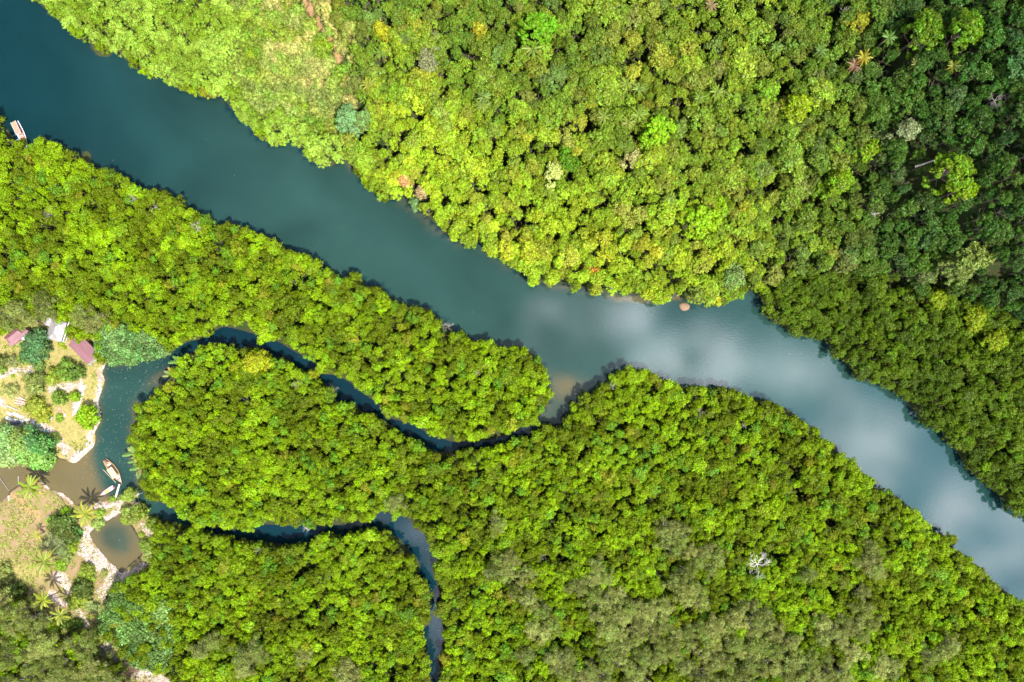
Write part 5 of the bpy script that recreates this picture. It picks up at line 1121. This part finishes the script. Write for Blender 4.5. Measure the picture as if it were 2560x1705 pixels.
# ------------------------------------------------------------------ boats
def hull(L_, B, depth, full=.55, transom=0.0, n=17, sheer=.35):
    """open double-skinned hull along +X (bow at +X); returns outer mesh, gunwale path"""
    outer = []; inner = []; gun = [[], []]
    for i in range(n):
        t = i / (n - 1); x = (t - .5) * L_
        w = (math.sin(math.pi * min(1, max(0, (t * (1 - transom * .42) + transom * .42)))) ** full) * B / 2
        if t > .5: w *= 1 - ((t - .5) / .5) ** 3.2
        else: w = w if transom else w * (1 - ((.5 - t) / .5) ** 5)
        w = max(w, .02); zs = sheer * (abs(t - .5) * 2) ** 2.4 + .05; kz = -depth * (1 - .6 * (abs(t - .5) * 2) ** 3)
        so, si = [], []
        for k in range(9):
            a = -1 + 2 * k / 8; yy = w * a; zz = kz + (zs + .32 - kz) * abs(a) ** 2.6
            so.append((x, yy, zz)); si.append((x * .985, yy * .9, max(zz + .06, -depth * .35) if abs(a) < .95 else zs + .32))
        outer.append(so); inner.append(si); gun[0].append((x, -w, zs + .33)); gun[1].append((x, w, zs + .33))
    V = [p for s in outer for p in s] + [p for s in inner for p in s]; N_ = n * 9; Fc = []
    for i in range(n - 1):
        for k in range(8):
            a = i * 9 + k; Fc += [(a, a + 9, a + 10, a + 1), (N_ + a, N_ + a + 1, N_ + a + 10, N_ + a + 9)]
        for k in (0, 8): a = i * 9 + k; Fc.append((a, N_ + a, N_ + a + 9, a + 9))
    for base in (0, (n - 1) * 9):
        for k in range(8): a = base + k; Fc.append((a, a + 1, N_ + a + 1, N_ + a))
    return V, Fc, gun, lambda t: outer[int(round(t * (n - 1)))][8][1]
def deck(b, L_, wf, t0, t1, z, n=6, inset=.93):
    V = []
    for i in range(n + 1):
        t = t0 + (t1 - t0) * i / n; w = wf(t) * inset; V += [((t - .5) * L_, -w, z), ((t - .5) * L_, w, z), ((t - .5) * L_, -w, z - .05), ((t - .5) * L_, w, z - .05)]
    Fc = []
    for i in range(n): a = 4 * i; Fc += [(a, a + 4, a + 5, a + 1), (a + 2, a + 3, a + 7, a + 6), (a, a + 2, a + 6, a + 4), (a + 1, a + 5, a + 7, a + 3)]
    Fc += [(0, 1, 3, 2), (4 * n, 4 * n + 2, 4 * n + 3, 4 * n + 1)]; b.add(V, Fc)
def place(A, B, z=.1):
    a, b = Vector(W(*A, .5)), Vector(W(*B, .5)); m = (a + b) / 2; d = b - a; return (m.x, m.y, z), math.atan2(d.y, d.x), d.length
ORANGE = simple('orange_hull_paint', (.34, .165, .06), (.24, .11, .045), .5, 2); PINK = simple('pink_paint', (.60, .27, .36), (.50, .21, .29), .45, 2); LIMEP = simple('lime_floor', (.26, .40, .03), (.18, .30, .03), .6, 3)
MINT = simple('mint_paint', (.30, .52, .36), (.24, .42, .30), .5, 3); PALE = simple('pale_deck', (.52, .40, .37), (.42, .31, .28), .6, 4); METAL = simple('engine_metal', (.12, .12, .13), (.05, .05, .055), .4, 6, 0, .6)
TANP = simple('tan_boards', (.26, .18, .115), (.16, .10, .06), .8, 3, .1, stretch=(1, 6, 1)); BLUEW = simple('pale_blue_paint', (.45, .56, .66), (.40, .48, .60), .5, 4); REDP = simple('red_boat_paint', (.48, .09, .05), (.36, .07, .04), .5, 3)
def engine(o, x, y, z, l_=2.2, ang=math.pi):
    e = MB(); e.box((x, y, z + .18), (.5, .38, .32)); e.box((x, y, z + .38), (.3, .26, .12)); e = e.build('engine', METAL, o)
    MB().tube([(x - .1, y, z + .15), (x - l_ * .6, y + .08, z - .05), (x - l_, y + .1, z - .3)], .035, 6).build('shaft', METAL, e)
# moored orange boat
loc, rz, L_ = place((263, 1149), (306, 1209))
o = thing('longtail_boat', 'orange wooden boat with cream canopy, moored at the gangplank in the lagoon', 'boat', loc, rz)
V, Fc, gun, wf = hull(L_, 2.7, .45, .75, .25); MB().add(V, Fc).build('hull', ORANGE, o)
b = MB(); b.tube(gun[0], .055, 5); b.tube(gun[1], .055, 5); b.build('gunwale', simple('light_orange', (.42, .24, .10), (.32, .17, .07), .5), o)
b = MB(); deck(b, L_, wf, .82, .985, .40); b.build('foredeck', PALE, o)
b = MB(); deck(b, L_, wf, .1, .8, .02, inset=.8); b.build('floor', WOOD, o)
for t in (.70, .76): MB().box(((t - .5) * L_, 0, .38), (.3, wf(t) * 1.75, .05)).build('bench', PALE, o)
MB().box((-.30 * L_, 0, .36), (.8, 1.2, .05)).build('bench', PALE, o)
b = MB(); n = 10
for i in range(n):
    a0, a1 = -1 + 2 * i / n, -1 + 2 * (i + 1) / n; w_ = 1.02; y0, y1 = a0 * w_, a1 * w_; z0, z1 = 1.75 - .16 * a0 * a0, 1.75 - .16 * a1 * a1
    b.add([(-1.6, y0, z0), (2.1, y0, z0), (2.1, y1, z1), (-1.6, y1, z1), (-1.6, y0, z0 - .04), (2.1, y0, z0 - .04), (2.1, y1, z1 - .04), (-1.6, y1, z1 - .04)], [(0, 1, 2, 3), (4, 7, 6, 5), (0, 4, 5, 1), (2, 6, 7, 3), (1, 5, 6, 2), (0, 3, 7, 4)])
cn = b.build('canopy', CREAM, o)
for xx in (-1.5, .2, 2.0):
    for yy in (-.95, .95): MB().tube([(xx, yy, .3), (xx, yy, 1.62)], .035, 5).build('post', WOOD, cn)
engine(o, -.44 * L_, .1, .4, 1.2); MB().tube([(L_ * .47, 0, .4), (L_ * .5, 0, .75), (L_ * .515, 0, 1.15)], [.09, .08, .06], 6).build('stem_post', ORANGE, o)
for (sx, sy) in ((-.36, .35), (-.33, -.3)): MB().box((sx * L_, sy, .5), (.5, .35, .28), .4).build('locker', GREYWOOD, o)
# gangplank
a, b_ = Vector(W(299, 1211, .7)), Vector(W(289, 1243, .9)); m = (a + b_) / 2; d = b_ - a
o = thing('gangplank', 'narrow white gangplank from the sandy bar to the orange boat', 'gangplank', (m.x, m.y, 0), math.atan2(d.y, d.x)); l_ = d.length
MB().box((0, 0, .78), (l_ + .2, .52, .06)).build('deck_board', WHITE, o); MB().box((0, -.3, .84), (l_, .05, .08)).build('shadow_edge', ORANGE, o)  # orange shadow edge modelled as a strip along the board
for xx in (-l_ * .4, 0, l_ * .42):
    for yy in (-.22, .22): MB().tube([(xx, yy, -.8), (xx, yy, .74)], .045, 6).build('pile', GREYWOOD, o)
# small pink boat
loc, rz, L_ = place((284, 1217), (250, 1239), .05)
o = thing('small_boat', 'little pink boat with lime-green floor and dark outboard motor beside the orange boat', 'boat', loc, rz)
V, Fc, gun, wf = hull(L_, 1.25, .25, .5, .7, sheer=.12); MB().add(V, Fc).build('hull', PINK, o)
b = MB(); b.tube(gun[0], .035, 5); b.tube(gun[1], .035, 5); b.build('gunwale', PINK, o)
b = MB(); deck(b, L_, wf, .66, .985, .38); b.build('foredeck', simple('pale_pink', (.66, .42, .52), (.58, .36, .45), .5), o)
b = MB(); deck(b, L_, wf, .38, .66, .16, inset=.88); b.build('floor', LIMEP, o); b = MB(); deck(b, L_, wf, .12, .38, .34, inset=.88); b.build('stern_seat', MINT, o)
MB().box((-.42 * L_, 0, .4), (.2, .9, .06)).build('bench', PALE, o)
e = MB(); e.box((-.5 * L_, 0, .55), (.32, .3, .4)); e.box((-.52 * L_, 0, .2), (.12, .12, .6)); e.build('outboard_motor', METAL, o); MB().tube([(.44 * L_, 0, .4), (.44 * L_, 0, .52)], .06, 6).build('cleat', METAL, o)
# covered boat at the spit
loc, rz, L_ = place((38, 306), (68, 369))
o = thing('covered_boat', 'covered boat with pale blue rails and red bow, pulled up under the spit\'s trees', 'boat', loc, rz)
V, Fc, gun, wf = hull(L_, 2.5, .45, .45, .8, sheer=.3); MB().add(V, Fc).build('hull', BLUEW, o)
b = MB(); b.tube(gun[0], .06, 5); b.tube(gun[1], .06, 5); b.build('gunwale', BLUEW, o)
b = MB(); deck(b, L_, wf, .55, .97, .34, inset=.9); b.build('foredeck', REDP, o); b = MB(); deck(b, L_, wf, .04, .55, .05, inset=.88); b.build('floor', REDP, o)
x0, x1 = -.47 * L_, .0 * L_; xm = (x0 + x1) / 2
cn = MB().box((xm, .12, 1.72), (x1 - x0, 1.6, .06)).build('canopy', TANP, o)
fr = MB(); fr.box((xm, .97, 1.76), (x1 - x0 + .1, .1, .12)); fr.box((xm, -.73, 1.76), (x1 - x0 + .1, .1, .12)); fr.box((x1 + .1, .12, 1.76), (.12, 1.8, .12)); fr.box((x1 + .75, .12, 1.3), (.3, 1.9, .08)); fr.build('canopy_frame', WHITE, cn)
for xx in (x0 + .15, x1 - .05):
    for yy in (-.7, .94): MB().box((xx, yy, 1.0), (.07, .07, 1.5)).build('post', WHITE, cn)
MB().tube([(.12 * L_, -2.1, .8), (.1 * L_, 1.5, .9)], .05, 6).build('outrigger_boom', BLUEW, o)
K = KINDS['scrub_bush']; q = thing('cut_branches', 'heap of leafy green branches lying on the covered boat\'s bow', 'branches', (loc[0] + math.cos(rz) * L_ * .26, loc[1] + math.sin(rz) * L_ * .26, .45), 0)
cr = link('leaves', K['crowns'][2], q, (0, 0, 0)); cr.scale = (.52, .52, .36); cr['leaf_col'] = [.24, .26, .02]
cr = link('stem', K['trunks'][0], q, (0, 0, .2)); cr.scale = (.5, .5, .3)

# ------------------------------------------------------------------ yard scrap
SHEET = simple('weathered_sheet', (.30, .27, .26), (.24, .20, .18), .7, 1.5, .1); SHEET2 = simple('white_sheet', (.42, .40, .39), (.45, .42, .42), .6, 2); RUSTR = simple('rusty_scrap', (.42, .20, .14), (.28, .12, .08), .8, 2); CYAN = simple('cyan_plastic', (.20, .45, .46), (.16, .36, .38), .4, 2); SHADOWM = simple('dark_shadow', (.03, .035, .06), (.02, .02, .035), .6, 2)
PLK = [simple('pale_plank', (.52, .42, .36), (.38, .29, .24), .8, 4, 0, 0, .3, 'Object', (1, 8, 1)), simple('red_plank', (.34, .20, .16), (.24, .13, .10), .8, 4)]
def sheet(px, py, l_, w_, ang, mat, label, name='roof_sheet', cat='scrap sheet', tilt=.06, lift=.12, grp='scrap scattered in the yard'):
    b = MB(); n = max(3, int(l_ / .3)); slope(b, (-l_ / 2, -w_ / 2, 0), (l_ / 2, -w_ / 2, 0), (-l_ / 2, w_ / 2, tilt * w_), n, .03, .03)
    x, y, _ = W(px, py, .6); z = float(ground_h(np.array([x]), np.array([y]))[0]) + lift
    o = b.build(name, mat, None, (x, y, z), math.radians(ang)); tag(o, label, cat, grp)
for i, a in enumerate([(24, 1034, 1.9, 1.0, -25, SHEET, 'weathered sheet at the upper left of the collapsed shed'), (40, 1036, 2.1, 1.0, -20, SHEET2, 'white sheet at the top of the collapsed shed'), (54, 1042, 1.8, 1.0, -15, SHEET, 'weathered sheet at the upper right of the collapsed shed'),
                       (22, 1046, 2.0, 1.0, -22, SHEET2, 'white sheet at the lower left of the collapsed shed'), (37, 1050, 2.2, 1.0, -12, SHEET, 'weathered sheet in the middle of the collapsed shed'), (52, 1053, 1.7, .9, -10, SHEET2, 'white sheet at the lower right of the collapsed shed'), (66, 1050, 1.0, .8, 20, SHEET2, 'small white sheet right of the collapsed shed'),
                       (196, 1012, 2.6, .9, 68, SHEET2, 'long white sheet near the shore, lowest of the row'), (204, 990, 2.2, .9, 64, SHEET2, 'long white sheet near the shore, middle of the row'), (206, 970, 1.6, .8, 82, SHEET, 'pale sheet near the shore, topmost of the row'), (190, 1026, 1.4, .7, 50, SHEET2, 'white sheet near the shore below the long ones'), (84, 1056, 1.2, .9, 70, SHEET2, 'white sheet between the shed and the mustard-green bushes'),
                       (94, 1064, 1.1, .7, 40, CYAN, 'cyan sheet below the mustard-green bushes'), (104, 1060, 1.2, .6, 75, SHEET2, 'white sheet beside the cyan one'), (102, 1074, 1.3, .6, -20, SHEET2, 'white sheet at the top of the inlet grove'), (113, 1078, .8, .6, 10, CYAN, 'second cyan sheet at the top of the inlet grove'), (128, 1046, .8, .6, 60, CYAN, 'teal scrap piece right of the mustard-green bushes'),
                       (148, 1022, 1.3, .8, 30, RUSTR, 'rust-red scrap sheet below the round dark bush'), (158, 1030, 1.1, .7, -40, RUSTR, 'second rust-red scrap sheet right of the first'), (163, 1038, .9, .5, 70, SHEET2, 'pale scrap piece right of the rust-red sheets'), (141, 1030, .8, .6, -10, RUSTR, 'small rust-red scrap piece left of the others'),
                       (44, 1072, 1.4, .9, 10, SHEET, 'grey sheet below the dark shadow band, middle one'), (28, 1070, 1.2, .8, -20, SHEET2, 'white sheet below the dark shadow band, left one'), (60, 1070, 1.1, .8, 80, SHEET, 'grey sheet below the dark shadow band, right one'), (75, 1066, .8, .6, 30, SHEET2, 'small white sheet at the right end of the scrap'), (10, 1074, 1.2, .7, 15, SHEET, 'grey sheet below the dark tarpaulin at the frame edge')]):
    sheet(*a)
b = MB(); b.box((0, 0, 0), (5.2, 1.0, .05), 0, 0, .1); b.box((1.2, .35, .05), (2.2, .8, .05), .2, 0, -.1); x, y, _ = W(34, 1059, .8); o = b.build('shadow', SHADOWM, None, (x, y, base_z(Vector((x, y, 0))) + .55), math.radians(8)); tag(o, 'dark blue-black tarpaulin strip modelled as a sheet across the collapsed shed', 'shadow')  # shadow band below the shed sheets, modelled as a dark strip
for i, (px, py, l_, a) in enumerate([(48, 996, 3.0, -18), (52, 1000, 3.4, -24), (50, 1003, 3.2, -14), (55, 1006, 3.0, -8), (54, 1009, 2.8, -2), (50, 1012, 2.6, 4), (57, 996, 2.4, -30), (60, 1003, 2.2, -20), (48, 1008, 2.6, -10)]):
    x, y, _ = W(px, py, .6); b = MB().box((0, 0, 0), (l_, .2, .05), 0, 0, 0, .02); o = b.build('plank', PLK[i % 2], None, (x, y, base_z(Vector((x, y, 0))) + .1 + .055 * i), math.radians(a))
    tag(o, f"{['pale', 'reddish'][i % 2]} timber plank in the fanned heap above the collapsed shed, {['lowest', 'second', 'third', 'fourth', 'fifth', 'sixth', 'seventh', 'eighth', 'topmost'][i]} layer", 'plank', 'planks in the fanned heap')
pole((18, 1014), (44, 1026), .9, .9, .14, SHEET2, 'log', 'thick white beam above the collapsed shed', 'beam')

# pale rubble of the shore and the pond banks
def rubble():
    r = np.random.default_rng(91); iv, iq = ico(); V = []; Q = []; n0 = 0
    px = r.uniform(-10, 430, 60000); py = r.uniform(890, 1720, 60000); x, y, _ = W(px, py, .4)
    s = np.zeros(len(px))
    for l_, w in SANDLINES: s += line(l_, w, px, py)
    ok = (s > .55 + .5 * r.uniform(size=len(px))) & (wsd(px, py) > 1.0)
    idx = np.nonzero(ok)[0][:5200]; z = ground_h(x[idx], y[idx])
    sc = r.uniform(.05, .26, len(idx)) * r.choice([1, 1, 1, 1.7], len(idx))
    for k, i in enumerate(idx):
        v = iv * (1 + r.uniform(-.3, .25, (len(iv), 1))) * sc[k] * np.array([1, r.uniform(.6, 1), r.uniform(.4, .7)]) + (x[i], y[i], z[k] + sc[k] * .1); V.append(v); Q.append(iq + n0); n0 += len(iv)
    me = np_mesh('rubble', np.concatenate(V), np.concatenate(Q), simple('pale_stone', (.44, .37, .33), (.22, .165, .135), .85, 1.2)); tag(link('rubble', me), 'pale stones and rubble along the shore and pond banks', kind='stuff')
rubble()
def litter():
    r = np.random.default_rng(92); px = np.concatenate([r.uniform(180, 420, 900), r.uniform(150, 2540, 260), r.uniform(1000, 1120, 60)]); py = np.concatenate([r.uniform(880, 1200, 900), r.uniform(100, 1600, 260), r.uniform(1290, 1660, 60)])
    ok = wsd(px, py) < -5; keep = np.nonzero(ok)[0]; keep = keep[r.permutation(len(keep))[:330]]; px, py = px[keep], py[keep]; V = []; Q = []
    for i in range(len(px)):
        x, y, _ = W(px[i], py[i], 0); a = r.uniform(0, 6.28); s = r.uniform(.035, .085); c_, s_ = math.cos(a) * s, math.sin(a) * s
        V += [(x - c_, y - s_, .03), (x + s_ * .6, y - c_ * .6, .035), (x + c_, y + s_, .03), (x - s_ * .6, y + c_ * .6, .035)]; Q.append([4 * i, 4 * i + 1, 4 * i + 2, 4 * i + 3])
    me = np_mesh('floating_leaf_litter', np.array(V), np.array(Q), simple('fallen_leaf', (.50, .40, .16), (.60, .55, .40), .6)); tag(link('floating_leaf_litter', me), 'fallen pale leaves drifting on the lagoon and river', kind='stuff')
litter()
